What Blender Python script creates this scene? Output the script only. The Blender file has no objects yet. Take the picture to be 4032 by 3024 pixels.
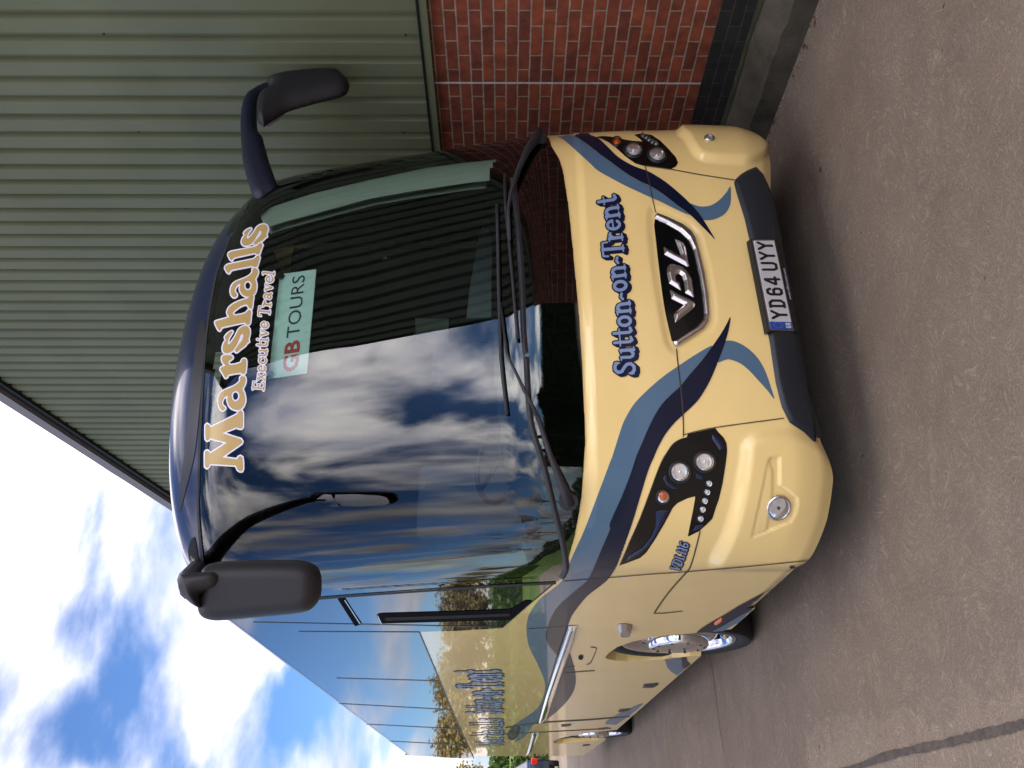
import bpy, bmesh, math, random
import numpy as np
from mathutils import Vector, Matrix
from mathutils.bvhtree import BVHTree

random.seed(7); rng = np.random.default_rng(7)
S = bpy.context.scene
COL = S.collection
R = math.radians

# ------------------------------------------------------------------ camera
TH, PT, F = R(27.2), R(.43), 3400.0
CAM = np.array([0, 0, 1.75])
fw = np.array([math.sin(TH)*math.cos(PT), math.cos(TH)*math.cos(PT), -math.sin(PT)])
rt = np.array([math.cos(TH), -math.sin(TH), 0.])
up = np.cross(rt, fw)
dn = -up
cam_d = bpy.data.cameras.new('camera'); cam = bpy.data.objects.new('camera', cam_d); COL.objects.link(cam)
cam_d.sensor_width = 36; cam_d.sensor_fit = 'HORIZONTAL'; cam_d.lens = F/4032*36
cam_d.clip_start = .05; cam_d.clip_end = 6000
# the phone was held on its side: picture right is the world's down
cam.matrix_world = Matrix(((dn[0], rt[0], -fw[0], CAM[0]), (dn[1], rt[1], -fw[1], CAM[1]), (dn[2], rt[2], -fw[2], CAM[2]), (0, 0, 0, 1)))
S.camera = cam
S.render.resolution_x = 1024; S.render.resolution_y = 768
S.view_settings.view_transform = 'Standard'; S.view_settings.look = 'None'
S.view_settings.exposure = 1.03; S.view_settings.gamma = 1
S.cycles.max_bounces = 10; S.cycles.glossy_bounces = 5; S.cycles.transparent_max_bounces = 12

# ------------------------------------------------------------------ world and sun
SUN_AZ, SUN_EL = R(112), R(33)       # clockwise from +Y: over the shed, to the right and a little behind the camera
W = bpy.data.worlds.new('World'); S.world = W; W.use_nodes = True
nt = W.node_tree; nt.nodes.clear()
def N(tree, t, **k):
    n = tree.nodes.new(t)
    for a, b in k.items():
        if a.startswith('i_'): n.inputs[a[2:].replace('_', ' ')].default_value = b
        elif a.startswith('n') and a[1:].isdigit(): n.inputs[int(a[1:])].default_value = b
        else: setattr(n, a, b)
    return n
def L(tree, a, b): tree.links.new(a, b)
out = N(nt, 'ShaderNodeOutputWorld'); bg = N(nt, 'ShaderNodeBackground'); bg.inputs[1].default_value = .1
sky = N(nt, 'ShaderNodeTexSky', sky_type='NISHITA', sun_disc=False, sun_elevation=SUN_EL, sun_rotation=SUN_AZ)
sky.air_density = 1.0; sky.dust_density = .6; sky.ozone_density = 2.5
tc = N(nt, 'ShaderNodeTexCoord')
sep = N(nt, 'ShaderNodeSeparateXYZ'); L(nt, tc.outputs['Generated'], sep.inputs[0])
zz = N(nt, 'ShaderNodeMath', operation='ADD', n1=.40); L(nt, sep.outputs[2], zz.inputs[0])
zc = N(nt, 'ShaderNodeMath', operation='MAXIMUM', n1=.05); L(nt, zz.outputs[0], zc.inputs[0])
dx = N(nt, 'ShaderNodeMath', operation='DIVIDE'); L(nt, sep.outputs[0], dx.inputs[0]); L(nt, zc.outputs[0], dx.inputs[1])
dy = N(nt, 'ShaderNodeMath', operation='DIVIDE'); L(nt, sep.outputs[1], dy.inputs[0]); L(nt, zc.outputs[0], dy.inputs[1])
cmb = N(nt, 'ShaderNodeCombineXYZ'); L(nt, dx.outputs[0], cmb.inputs[0]); L(nt, dy.outputs[0], cmb.inputs[1])
mp = N(nt, 'ShaderNodeMapping'); mp.inputs['Location'].default_value = (7.7, 2.4, 0); mp.inputs['Rotation'].default_value = (0, 0, R(35)); mp.inputs['Scale'].default_value = (1.05, 1.45, 1)
L(nt, cmb.outputs[0], mp.inputs[0])
nz = N(nt, 'ShaderNodeTexNoise', i_Scale=2.1, i_Detail=8., i_Roughness=.50, i_Distortion=.25); L(nt, mp.outputs[0], nz.inputs[0])
cr = N(nt, 'ShaderNodeValToRGB'); cr.color_ramp.elements[0].position = .40; cr.color_ramp.elements[1].position = .61
cr.color_ramp.elements[0].color = (0, 0, 0, 1); cr.color_ramp.interpolation = 'EASE'
L(nt, nz.outputs[0], cr.inputs[0])
nz2 = N(nt, 'ShaderNodeTexNoise', i_Scale=2.6, i_Detail=5., i_Roughness=.5); L(nt, mp.outputs[0], nz2.inputs[0])
cr2 = N(nt, 'ShaderNodeValToRGB'); cr2.color_ramp.elements[0].position = .38; cr2.color_ramp.elements[1].position = .70
cr2.color_ramp.elements[0].color = (8.0, 7.9, 9.6, 1); cr2.color_ramp.elements[1].color = (22, 20, 18, 1)
L(nt, nz2.outputs[0], cr2.inputs[0])
skm = N(nt, 'ShaderNodeMix', data_type='RGBA', blend_type='MULTIPLY'); skm.inputs[0].default_value = 1
skm.inputs[7].default_value = (.62, .82, 1.12, 1); L(nt, sky.outputs[0], skm.inputs[6])
SV = (math.sin(SUN_AZ)*math.cos(SUN_EL), math.cos(SUN_AZ)*math.cos(SUN_EL), math.sin(SUN_EL))
dt = N(nt, 'ShaderNodeVectorMath', operation='DOT_PRODUCT'); dt.inputs[1].default_value = SV; L(nt, tc.outputs['Generated'], dt.inputs[0])
dm = N(nt, 'ShaderNodeMapRange', n1=-.35, n2=.95, n3=.36, n4=2.15); L(nt, dt.outputs['Value'], dm.inputs[0])
cm = N(nt, 'ShaderNodeVectorMath', operation='SCALE'); L(nt, cr2.outputs[0], cm.inputs[0]); L(nt, dm.outputs[0], cm.inputs['Scale'])
mx = N(nt, 'ShaderNodeMix', data_type='RGBA')
L(nt, cr.outputs[0], mx.inputs[0]); L(nt, skm.outputs[2], mx.inputs[6]); L(nt, cm.outputs[0], mx.inputs[7])
L(nt, mx.outputs[2], bg.inputs[0]); L(nt, bg.outputs[0], out.inputs[0])
sd_ = bpy.data.lights.new('sun', 'SUN'); sun = bpy.data.objects.new('sun', sd_); COL.objects.link(sun)
sd_.energy = 3.2; sd_.angle = R(.6); sd_.color = (1, .94, .85)
sv = Vector((math.sin(SUN_AZ)*math.cos(SUN_EL), math.cos(SUN_AZ)*math.cos(SUN_EL), math.sin(SUN_EL)))
sun.rotation_euler = sv.to_track_quat('Z', 'Y').to_euler()

# ------------------------------------------------------------------ materials
M = {}
def mat(name, col, rough=.5, metal=0., coat=0., spec=.5, bump=None, var=None, ior=1.45, emit=None, coat_r=.02):
    m = bpy.data.materials.new(name); m.use_nodes = True; t = m.node_tree; b = t.nodes['Principled BSDF']
    b.inputs['Base Color'].default_value = (*col, 1); b.inputs['Roughness'].default_value = rough
    b.inputs['Metallic'].default_value = metal; b.inputs['Coat Weight'].default_value = coat
    b.inputs['Coat Roughness'].default_value = coat_r; b.inputs['Specular IOR Level'].default_value = spec; b.inputs['IOR'].default_value = ior
    tcn = N(t, 'ShaderNodeTexCoord')
    if var:      # (scale, amount) soft unevenness of the colour
        n = N(t, 'ShaderNodeTexNoise', i_Scale=var[0], i_Detail=6., i_Roughness=.6); L(t, tcn.outputs['Object'], n.inputs[0])
        mm = N(t, 'ShaderNodeMapRange', n3=1-var[1], n4=1+var[1]); mm.inputs[1].default_value = .3; mm.inputs[2].default_value = .7
        L(t, n.outputs[0], mm.inputs[0])
        v = N(t, 'ShaderNodeMix', data_type='RGBA', blend_type='MULTIPLY'); v.inputs[0].default_value = 1
        v.inputs[6].default_value = (*col, 1); L(t, mm.outputs[0], v.inputs[7]); L(t, v.outputs[2], b.inputs['Base Color'])
    if bump:     # (scale, strength)
        n = N(t, 'ShaderNodeTexNoise', i_Scale=bump[0], i_Detail=4.); L(t, tcn.outputs['Object'], n.inputs[0])
        bb = N(t, 'ShaderNodeBump', i_Strength=bump[1], i_Distance=.01); L(t, n.outputs[0], bb.inputs['Height']); L(t, bb.outputs[0], b.inputs['Normal'])
    if emit: b.inputs['Emission Color'].default_value = (*emit[:3], 1); b.inputs['Emission Strength'].default_value = emit[3]
    M[name] = m
    return m
CREAM = (.88, .645, .255)
mat('cream_paint', CREAM, .32, coat=.85, spec=.4, var=(2.5, .03))
mat('navy_paint', (.003, .006, .026), .4, coat=.25, spec=.2)
mat('blue_paint', (.078, .145, .225), .4, coat=.5, spec=.3)
mat('navy_gloss', (.008, .014, .050), .28, coat=.5, spec=.3)
mat('letter_blue', (.20, .28, .47), .45, coat=.5)
mat('gold', (.46, .315, .115), .35, coat=.3, spec=.3)
mat('white_vinyl', (.74, .73, .84), .4)
mat('black_plastic', (.022, .022, .026), .55, bump=(900, .15))
mat('mirror_shell', (.018, .017, .021), .5, bump=(700, .12))
mat('bumper_grey', (.018, .022, .030), .45)
mat('gloss_black', (.003, .003, .0035), .12, coat=.15, spec=.25)
mat('seam', (.05, .035, .02), .7)
mat('rubber', (.016, .016, .017), .75, var=(30, .25))
mat('chrome', (.82, .83, .85), .06, metal=1.)
mat('satin_silver', (.60, .56, .55), .22, metal=1.)
mat('reflector', (.92, .91, .90), .2, metal=.72, coat=.5)
mat('dark_void', (.004, .004, .004), .9)
mat('amber', (.62, .12, .015), .3, coat=.2, spec=.2)
mat('plate_white', (.72, .72, .74), .45)
mat('plate_blue', (.01, .09, .50), .4)
mat('plate_black', (.012, .012, .012), .4)
mat('sign_card', (.64, .88, .80), .5)
mat('sign_red', (.55, .05, .05), .5)
mat('sign_navy', (.01, .03, .06), .5)
mat('interior_trim', (.42, .50, .42), .6)
mat('interior_dark', (.03, .035, .035), .7)
mat('dash_grey', (.11, .14, .15), .6)
mat('seat_cloth', (.07, .09, .14), .9)
mat('red_badge', (.45, .02, .01), .5)
mat('frame_black', (.012, .012, .014), .4)
mat('matt_black', (.006, .006, .007), .95, spec=.05)

def glass(name, ior=1.9, tint=(.55, .62, .58), rough=0.):
    m = bpy.data.materials.new(name); m.use_nodes = True; t = m.node_tree; t.nodes.clear()
    o = N(t, 'ShaderNodeOutputMaterial'); mxs = N(t, 'ShaderNodeMixShader'); fr = N(t, 'ShaderNodeFresnel', i_IOR=ior)
    g = N(t, 'ShaderNodeBsdfGlossy'); g.inputs['Roughness'].default_value = rough; g.inputs['Color'].default_value = (.93, .97, 1, 1)
    tr = N(t, 'ShaderNodeBsdfTransparent'); tr.inputs[0].default_value = (*tint, 1)
    L(t, fr.outputs[0], mxs.inputs[0]); L(t, tr.outputs[0], mxs.inputs[1]); L(t, g.outputs[0], mxs.inputs[2]); L(t, mxs.outputs[0], o.inputs[0])
    M[name] = m; return m
glass('windscreen_glass', 1.76, (.80, .88, .83))
glass('lamp_glass', 1.5, (.93, .93, .93))
m = mat('tinted_glass', (.012, .016, .02), .02, coat=0., spec=.9, ior=1.75)
m = mat('band_glass', (.003, .003, .003), .03, spec=.4, ior=1.45)

# ------------------------------------------------------------------ object helpers
def link(name, me, m=None, parent=None, smooth=False):
    o = bpy.data.objects.new(name, me); COL.objects.link(o)
    if m: me.materials.append(M[m] if isinstance(m, str) else m)
    if parent: o.parent = parent
    if smooth: me.shade_smooth()
    return o
def mesh(name, v, f, m=None, parent=None, smooth=False):
    me = bpy.data.meshes.new(name); me.from_pydata([tuple(map(float, p)) for p in v], [], f); me.update()
    return link(name, me, m, parent, smooth)
def empty(name, loc=(0, 0, 0)):
    o = bpy.data.objects.new(name, None); COL.objects.link(o); o.location = loc; o.empty_display_size = .2; return o
def tag(o, label=None, cat=None, group=None, kind=None):
    if label: o['label'] = label
    if cat: o['category'] = cat
    if group: o['group'] = group
    if kind: o['kind'] = kind
    return o
def attach(ch, parent):      # parent keeping the world position (children are modelled in world space)
    ch.parent = parent; ch.matrix_parent_inverse = Matrix.Translation(-Vector(parent.location)); return ch
class MB:
    def __init__(s): s.v = []; s.f = []
    def box(s, x0, x1, y0, y1, z0, z1):
        n = len(s.v); s.v += [(x0, y0, z0), (x1, y0, z0), (x1, y1, z0), (x0, y1, z0), (x0, y0, z1), (x1, y0, z1), (x1, y1, z1), (x0, y1, z1)]
        s.f += [tuple(n+i for i in q) for q in ((0, 3, 2, 1), (4, 5, 6, 7), (0, 1, 5, 4), (1, 2, 6, 5), (2, 3, 7, 6), (3, 0, 4, 7))]; return s
    def tube(s, pts, rad, k=10, cap=True):
        pts = [Vector(p) for p in pts]; rad = rad if hasattr(rad, '__len__') else [rad]*len(pts)
        prev = None; rings = []
        for i, p in enumerate(pts):
            d = (pts[min(i+1, len(pts)-1)]-pts[max(i-1, 0)]).normalized()
            a = prev-d*prev.dot(d) if prev else (Vector((0, 0, 1)).cross(d) if abs(d.z) < .9 else Vector((1, 0, 0)).cross(d))
            a.normalize(); prev = a; b = d.cross(a); n = len(s.v); rings.append(n)
            for q in range(k):
                t = 2*math.pi*q/k; s.v.append(tuple(p+(a*math.cos(t)+b*math.sin(t))*rad[i]))
        for i in range(len(rings)-1):
            for q in range(k):
                s.f.append((rings[i]+q, rings[i]+(q+1) % k, rings[i+1]+(q+1) % k, rings[i+1]+q))
        if cap: s.f += [tuple(rings[0]+q for q in range(k))[::-1], tuple(rings[-1]+q for q in range(k))]
        return s
    def lathe(s, prof, c, k=48):     # prof: (x offset, radius) turned about the x axis through c
        n = len(s.v)
        for (a, r) in prof:
            for q in range(k):
                t = 2*math.pi*q/k; s.v.append((c[0]+a, c[1]+r*math.cos(t), c[2]+r*math.sin(t)))
        for i in range(len(prof)-1):
            for q in range(k):
                s.f.append((n+i*k+q, n+i*k+(q+1) % k, n+(i+1)*k+(q+1) % k, n+(i+1)*k+q))
        return s
    def build(s, name, m, parent=None, smooth=False, bevel=0):
        o = mesh(name, s.v, s.f, m, None, smooth)
        bm = bmesh.new(); bm.from_mesh(o.data); bmesh.ops.recalc_face_normals(bm, faces=bm.faces); bm.to_mesh(o.data); bm.free()
        if bevel:
            md = o.modifiers.new('b', 'BEVEL'); md.width = bevel; md.segments = 3; md.limit_method = 'ANGLE'
        if smooth == 'auto' or bevel:
            o.data.shade_smooth(); o.data.set_sharp_from_angle(angle=R(35))
        if parent: attach(o, parent)
        return o

# ------------------------------------------------------------------ pixels of the photograph (4032 x 3024) and the rays through them
def rays(P):
    P = np.asarray(P, float); return fw+np.outer((P[:, 0]-2016)/F, dn)+np.outer((1512-P[:, 1])/F, rt)
def proj(P):
    P = np.asarray(P)-CAM; z = P@fw; return np.stack([2016+F*(P@dn)/z, 1512-F*(P@rt)/z], 1)
def at_depth(p, axis, val):
    v = rays([p])[0]; t = (val-CAM[axis])/v[axis]; return CAM+v*t
CR = {'m1': (700, 800, .36166), 'm2': (700, 1350, .36166), 's1': (2300, 700, .36166), 's2': (2300, 1200, .36166), 'h': (2400, 1650, .36166),
      'r': (2100, 500, .36166), 'p3': (2600, 900, .36166), 'c1': (0, 0, .6076), 'c2': (1344, 0, .6076), 'c3': (2688, 0, .6076), 'c4': (0, 1008, .6076),
      'c5b': (1344, 1008, .6076), 'c6': (2688, 1008, .6076), 'c7': (0, 2016, .6076), 'c5': (1344, 2016, .6076), 'c8': (2688, 2016, .6076),
      'w4': (2200, 2250, .36166), 'w5': (1900, 2500, .31645), 'k1': (650, 1850, .45208), 'k2': (1800, 400, .27125), 'k3': (1850, 1400, .27125),
      'k4': (1800, 1800, .31645), 'k5': (1000, 500, .45208), 'k6': (900, 200, .27125), 'F': (0, 0, 1)}
def C(k, *pts):
    a, b, s = CR[k]; return [(a+x*s, b+y*s) for x, y in pts]
def smooth(pts, n=5, closed=True):
    P = np.array(pts, float); m = len(P); o = []
    for i in range(m if closed else m-1):
        p0, p1, p2, p3 = (P[(i-1) % m], P[i], P[(i+1) % m], P[(i+2) % m]) if closed else (P[max(i-1, 0)], P[i], P[i+1], P[min(i+2, m-1)])
        for k in range(n):
            t = k/n; o.append(.5*((2*p1)+(-p0+p2)*t+(2*p0-5*p1+4*p2-p3)*t*t+(-p0+3*p1-3*p2+p3)*t**3))
    if not closed: o.append(P[-1])
    return np.array(o)
def stroke(pts, w, closed=False):     # outline of a line of width w (w may vary along it)
    P = np.array(pts, float); n = len(P); w = np.full(n, w) if np.isscalar(w) else np.array(w, float)
    T = np.gradient(P, axis=0); T /= np.linalg.norm(T, axis=1)[:, None]+1e-9; Q = np.stack([-T[:, 1], T[:, 0]], 1)
    return np.concatenate([P+Q*w[:, None]/2, (P-Q*w[:, None]/2)[::-1]])
def sdf(polys, X, Y):
    d2 = np.full(X.shape, 1e18); ins = np.zeros(X.shape, bool)
    for P in polys:
        P = np.asarray(P, float); A = P; B = np.roll(P, -1, 0)
        for (ax, ay), (bx, by) in zip(A, B):
            ex, ey = bx-ax, by-ay; l = ex*ex+ey*ey
            if l < 1e-12: continue
            t = np.clip(((X-ax)*ex+(Y-ay)*ey)/l, 0, 1)
            d2 = np.minimum(d2, (X-ax-t*ex)**2+(Y-ay-t*ey)**2)
            c = ((ay > Y) != (by > Y)); ins ^= c & (X < (bx-ax)*(Y-ay)/(by-ay if by != ay else 1e-9)+ax)
    return np.where(ins, 1, -1)*np.sqrt(d2)
def caps(strokes, X, Y):      # union of round-ended strokes [(pts, r)], positive inside
    d = np.full(X.shape, -1e9)
    for pts, r in strokes:
        for (ax, ay), (bx, by) in zip(pts[:-1], pts[1:]):
            ex, ey = bx-ax, by-ay; l = ex*ex+ey*ey+1e-12
            t = np.clip(((X-ax)*ex+(Y-ay)*ey)/l, 0, 1)
            d = np.maximum(d, r-np.sqrt((X-ax-t*ex)**2+(Y-ay-t*ey)**2))
    return d
def march(D, x0, y0, st):
    ny, nx = D.shape; ins = D > 0; vid = -np.ones(D.shape, int); V = []; sd = []
    ii, jj = np.nonzero(ins); vid[ii, jj] = np.arange(len(ii))
    V = [(x0+j*st, y0+i*st) for i, j in zip(ii, jj)]; sd = list(D[ii, jj]); Fc = []
    cnt = ins[:-1, :-1].astype(int)+ins[1:, :-1]+ins[:-1, 1:]+ins[1:, 1:]
    ed = {}
    def cross(a, b):
        k = (a, b) if a < b else (b, a)
        if k not in ed:
            (i, j), (p, q) = k; u, w = D[i, j], D[p, q]; t = u/(u-w); ed[k] = len(V)
            V.append((x0+(j+t*(q-j))*st, y0+(i+t*(p-i))*st)); sd.append(0.)
        return ed[k]
    for i, j in zip(*np.nonzero(cnt == 4)): Fc.append((vid[i, j], vid[i, j+1], vid[i+1, j+1], vid[i+1, j]))
    for i, j in zip(*np.nonzero((cnt > 0) & (cnt < 4))):
        cs = [(int(i), int(j)), (int(i), int(j+1)), (int(i+1), int(j+1)), (int(i+1), int(j))]; f = []
        for k in range(4):
            a, b = cs[k], cs[(k+1) % 4]
            if ins[a]: f.append(vid[a])
            if ins[a] != ins[b]: f.append(cross(a, b))
        if len(f) >= 3: Fc.append(tuple(f))
    return np.array(V, float).reshape(-1, 2), Fc, np.array(sd)

# ------------------------------------------------------------------ coach body surface
CX = 2.435; XL = 1.13
TB = np.array([
 (.24, 3.64, 1.285, .58, 3.9), (.32, 3.58, 1.305, .64, 4.2), (.45, 3.54, 1.305, .66, 4.3), (.70, 3.53, 1.305, .66, 4.3), (1.0, 3.53, 1.305, .68, 4.2), (1.30, 3.545, 1.305, .70, 4.2),
 (1.45, 3.549, 1.305, .72, 4.2), (1.57, 3.553, 1.305, .74, 4.2), (1.68, 3.567, 1.305, .75, 4.2), (1.8, 3.591, 1.305, .76, 4.2), (2.0, 3.633, 1.305, .77, 4.2), (2.5, 3.738, 1.305, .8, 4.2), (3.0, 3.845, 1.30, .82, 4.0), (3.2, 3.902, 1.285, .82, 3.7),
 (3.35, 4.00, 1.25, .82, 3.1), (3.48, 4.10, 1.19, .82, 2.6), (3.57, 4.22, 1.12, .85, 2.3), (3.63, 4.37, 1.00, .9, 2.1), (3.66, 4.53, .85, .9, 2.0), (3.68, 4.8, .55, .8, 2.0)])
def tab(z):      # monotone smooth interpolation of the table
    zs = TB[:, 0]; o = []
    for k in range(1, 5):
        y = TB[:, k]; h = np.diff(zs); d = np.diff(y)/h; m = np.zeros(len(y)); m[0] = d[0]; m[-1] = d[-1]
        for i in range(1, len(y)-1): m[i] = 0 if d[i-1]*d[i] <= 0 else 2*d[i-1]*d[i]/(d[i-1]+d[i])
        i = min(max(np.searchsorted(zs, z)-1, 0), len(h)-1); t = (z-zs[i])/h[i]
        o.append((2*t**3-3*t*t+1)*y[i]+(t**3-2*t*t+t)*h[i]*m[i]+(-2*t**3+3*t*t)*y[i+1]+(t**3-t*t)*h[i]*m[i+1])
    return o
YJ = 5.05
NU = 520
ZS = np.concatenate([np.arange(.24, 1.5, .0075), np.arange(1.5, 3.3, .016), np.arange(3.3, 3.6, .01), np.arange(3.6, 3.6801, .004)])
def frow(z):
    yc, w, b, p = tab(z); ph = np.linspace(-math.pi/2, math.pi/2, 1601)
    x = np.sign(ph)*w*np.abs(np.sin(ph))**(2/p); y = yc+b*(1-np.sqrt(np.clip(1-(np.abs(x)/w)**p, 0, 1)))
    ye = max(YJ, yc+b+.02)
    x = np.concatenate([[-w], x, [w]]); y = np.concatenate([[ye], y, [ye]])
    s = np.concatenate([[0], np.cumsum(np.hypot(np.diff(x), np.diff(y)))]); q = np.linspace(0, s[-1], NU)
    return np.stack([CX+np.interp(q, s, x), np.interp(q, s, y), np.full(NU, z)], 1)
G = np.stack([frow(z) for z in ZS])           # rows x columns x 3
xr = np.abs(G[..., 0]-CX)
zb = np.interp(xr, [0, .60, .86, 1.0, 1.15, 1.3], [.325, .325, .275, .255, .27, .305])
zb = np.where(G[..., 1] > 4.35, .30, zb)
wgt = np.clip((.62-G[..., 2])/(.62-.24), 0, 1)
G[..., 2] += (zb-.24)*wgt
def gnorm(G):
    du = np.gradient(G, axis=1); dv = np.gradient(G, axis=0); n = np.cross(du, dv); n /= np.linalg.norm(n, axis=2)[..., None]+1e-12
    return n
GN = gnorm(G)
if GN[20, NU//2, 1] > 0: GN = -GN
# relief pressed into the front: corner pods, lamp hollows, grille hollow, creases
PX = proj(G.reshape(-1, 3)).reshape(G.shape[0], G.shape[1], 2)
vis = ((G-CAM)*GN).sum(2) < 0
def ss(a, b, x): t = np.clip((x-a)/(b-a), 0, 1); return t*t*(3-2*t)
POD_L = smooth(C('h', (1585, 300), (1750, 250), (1950, 255), (2120, 320), (2260, 440), (2400, 700), (2440, 1100), (2400, 1500), (2300, 1640), (1900, 1640), (1500, 1620), (1230, 1600), (1340, 1350), (1430, 1100), (1500, 800), (1560, 450)))
FOG_L = C('h', (1715, 430), (1740, 418), (1830, 412), (1832, 700), (1900, 735), (2010, 830), (2015, 900), (1985, 1020), (1940, 1090), (1690, 1190), (1530, 1250), (1560, 1100), (1640, 750), (1690, 500))
FOG_L2 = C('h', (1715, 430), (1760, 560), (1760, 780), (1730, 980), (1700, 1180), (1530, 1250), (1560, 1100), (1640, 750), (1690, 500))
POD_R = smooth(C('r', (1640, 30), (1900, 20), (2300, 20), (2500, 120), (2480, 260), (2350, 330), (2150, 330), (1950, 320), (1830, 290), (1760, 200), (1700, 100)))
GR_OUT = smooth(C('s1', (755, 400), (790, 383), (920, 433), (1080, 510), (1170, 580), (1220, 655), (1260, 790), (1320, 1050), (1358, 1300), (1375, 1482), (1360, 1573), (1310, 1653), (1160, 1755), (1015, 1848), (985, 1840), (948, 1790), (905, 1600), (850, 1300), (800, 980), (762, 640)), 3)
def relief(polys, outw, depth, inw=0.):
    global PX
    bx = np.concatenate([np.asarray(p) for p in polys]); m = vis & (PX[..., 0] > bx[:, 0].min()-outw-5) & (PX[..., 0] < bx[:, 0].max()+outw+5) & (PX[..., 1] > bx[:, 1].min()-outw-5) & (PX[..., 1] < bx[:, 1].max()+outw+5)
    d = np.zeros(vis.shape); s = sdf(polys, PX[m][:, 0], PX[m][:, 1]); d[m] = depth*ss(-outw, inw, s); return d
disp = relief([POD_L], 62, .030)+relief([POD_R], 34, .030)+relief([GR_OUT], 34, -.010)
disp += relief([FOG_L], 3, -.010, 5)-relief([FOG_L2], 3, -.006, 8)
disp *= ss(4.27, 4.02, G[..., 1])
# crease lines of the upper front panel
disp += .012*ss(1.38, 1.33, G[..., 2])*ss(.5, 1.33, G[..., 2])*(xr < 1.25)*ss(1.25, 1.0, xr)
G0 = G.copy(); G = G+GN*disp[..., None]
GN = gnorm(G)
if GN[20, NU//2, 1] > 0: GN = -GN
nr, nc = G.shape[:2]
TRI = []
ij = np.arange(nr*nc).reshape(nr, nc)
a, b, c, d = ij[:-1, :-1].ravel(), ij[:-1, 1:].ravel(), ij[1:, 1:].ravel(), ij[1:, :-1].ravel()
TRI = np.concatenate([np.stack([a, b, c], 1), np.stack([a, c, d], 1)])
VV = G.reshape(-1, 3); VN = GN.reshape(-1, 3)
# the flat flank behind YJ joins the same ray target
k = len(VV)
sp = np.array([(XL, YJ, .30), (XL, 17.2, .30), (XL, 17.2, 3.45), (XL, YJ, 3.45)])
VV2 = np.concatenate([VV, sp]); VN2 = np.concatenate([VN, np.tile([-1., 0, 0], (4, 1))])
TRI2 = np.concatenate([TRI, [(k, k+1, k+2), (k, k+2, k+3)]])
BVH = BVHTree.FromPolygons([Vector(p) for p in VV2], TRI2.tolist())
def cast(P):      # pixel points -> (points, normals, ok)
    D = rays(P); o = Vector(CAM); pts = np.zeros((len(D), 3)); nn = np.zeros((len(D), 3)); ok = np.zeros(len(D), bool)
    for i, dv in enumerate(D):
        h = BVH.ray_cast(o, Vector(dv))
        if h[0] is None: continue
        ok[i] = True; p = np.array(h[0]); pts[i] = p; t = TRI2[h[2]]; A, B, Cc = VV2[t]
        v0, v1, v2 = B-A, Cc-A, p-A; d00, d01, d11, d20, d21 = v0@v0, v0@v1, v1@v1, v2@v0, v2@v1; de = d00*d11-d01*d01+1e-18
        u = (d11*d20-d01*d21)/de; w = (d00*d21-d01*d20)/de; n = (1-u-w)*VN2[t[0]]+u*VN2[t[1]]+w*VN2[t[2]]
        nn[i] = n/(np.linalg.norm(n)+1e-12)
    return pts, nn, ok
def decal(name, D, x0, y0, st, m, off, parent, height=None, normals=True, label=None):
    V2, Fc, sd = march(D, x0, y0, st)
    if not Fc: return None
    P, Nn, ok = cast(V2); h = off+(height(sd) if height else 0)
    P = P+Nn*(h[:, None] if np.ndim(h) else h)
    Fk = [f for f in Fc if all(ok[i] for i in f) and max(np.linalg.norm(P[f[0]]-P[i]) for i in f) < .004*st+.02*(1+8*(P[f[0]][1] > YJ))+.01*st*(P[f[0]][1]-3.5)**2*.35]
    used = sorted({i for f in Fk for i in f}); mp_ = {u: q for q, u in enumerate(used)}
    if not used: return None
    P = P[used]; Nn = Nn[used]; Fk = [tuple(mp_[i] for i in f) for f in Fk]
    # face outwards
    f = Fk[len(Fk)//2]; n = np.cross(P[f[1]]-P[f[0]], P[f[2]]-P[f[0]])
    if n@Nn[f[0]] < 0: Fk = [f[::-1] for f in Fk]
    o = mesh(name, P, Fk, m, None, True)
    if normals and height is None: o.data.normals_split_custom_set_from_vertices([Vector(q) for q in Nn])
    if parent: attach(o, parent)
    if label: o['label'] = label
    return o
def pdecal(name, polys, m, parent, off=.002, st=4, height=None, label=None, grow=0.):
    A = np.concatenate([np.asarray(p) for p in polys]); g = grow+2*st
    x0, y0 = A.min(0)-g; x1, y1 = A.max(0)+g
    X, Y = np.meshgrid(np.arange(x0, x1, st), np.arange(y0, y1, st)); return decal(name, sdf(polys, X, Y)+grow, x0, y0, st, m, off, parent, height, label=label)

coach = empty('coach', (CX, 3.6, 0))
tag(coach, 'cream and navy touring coach with blue waves, parked beside the green clad shed', 'coach')

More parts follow.
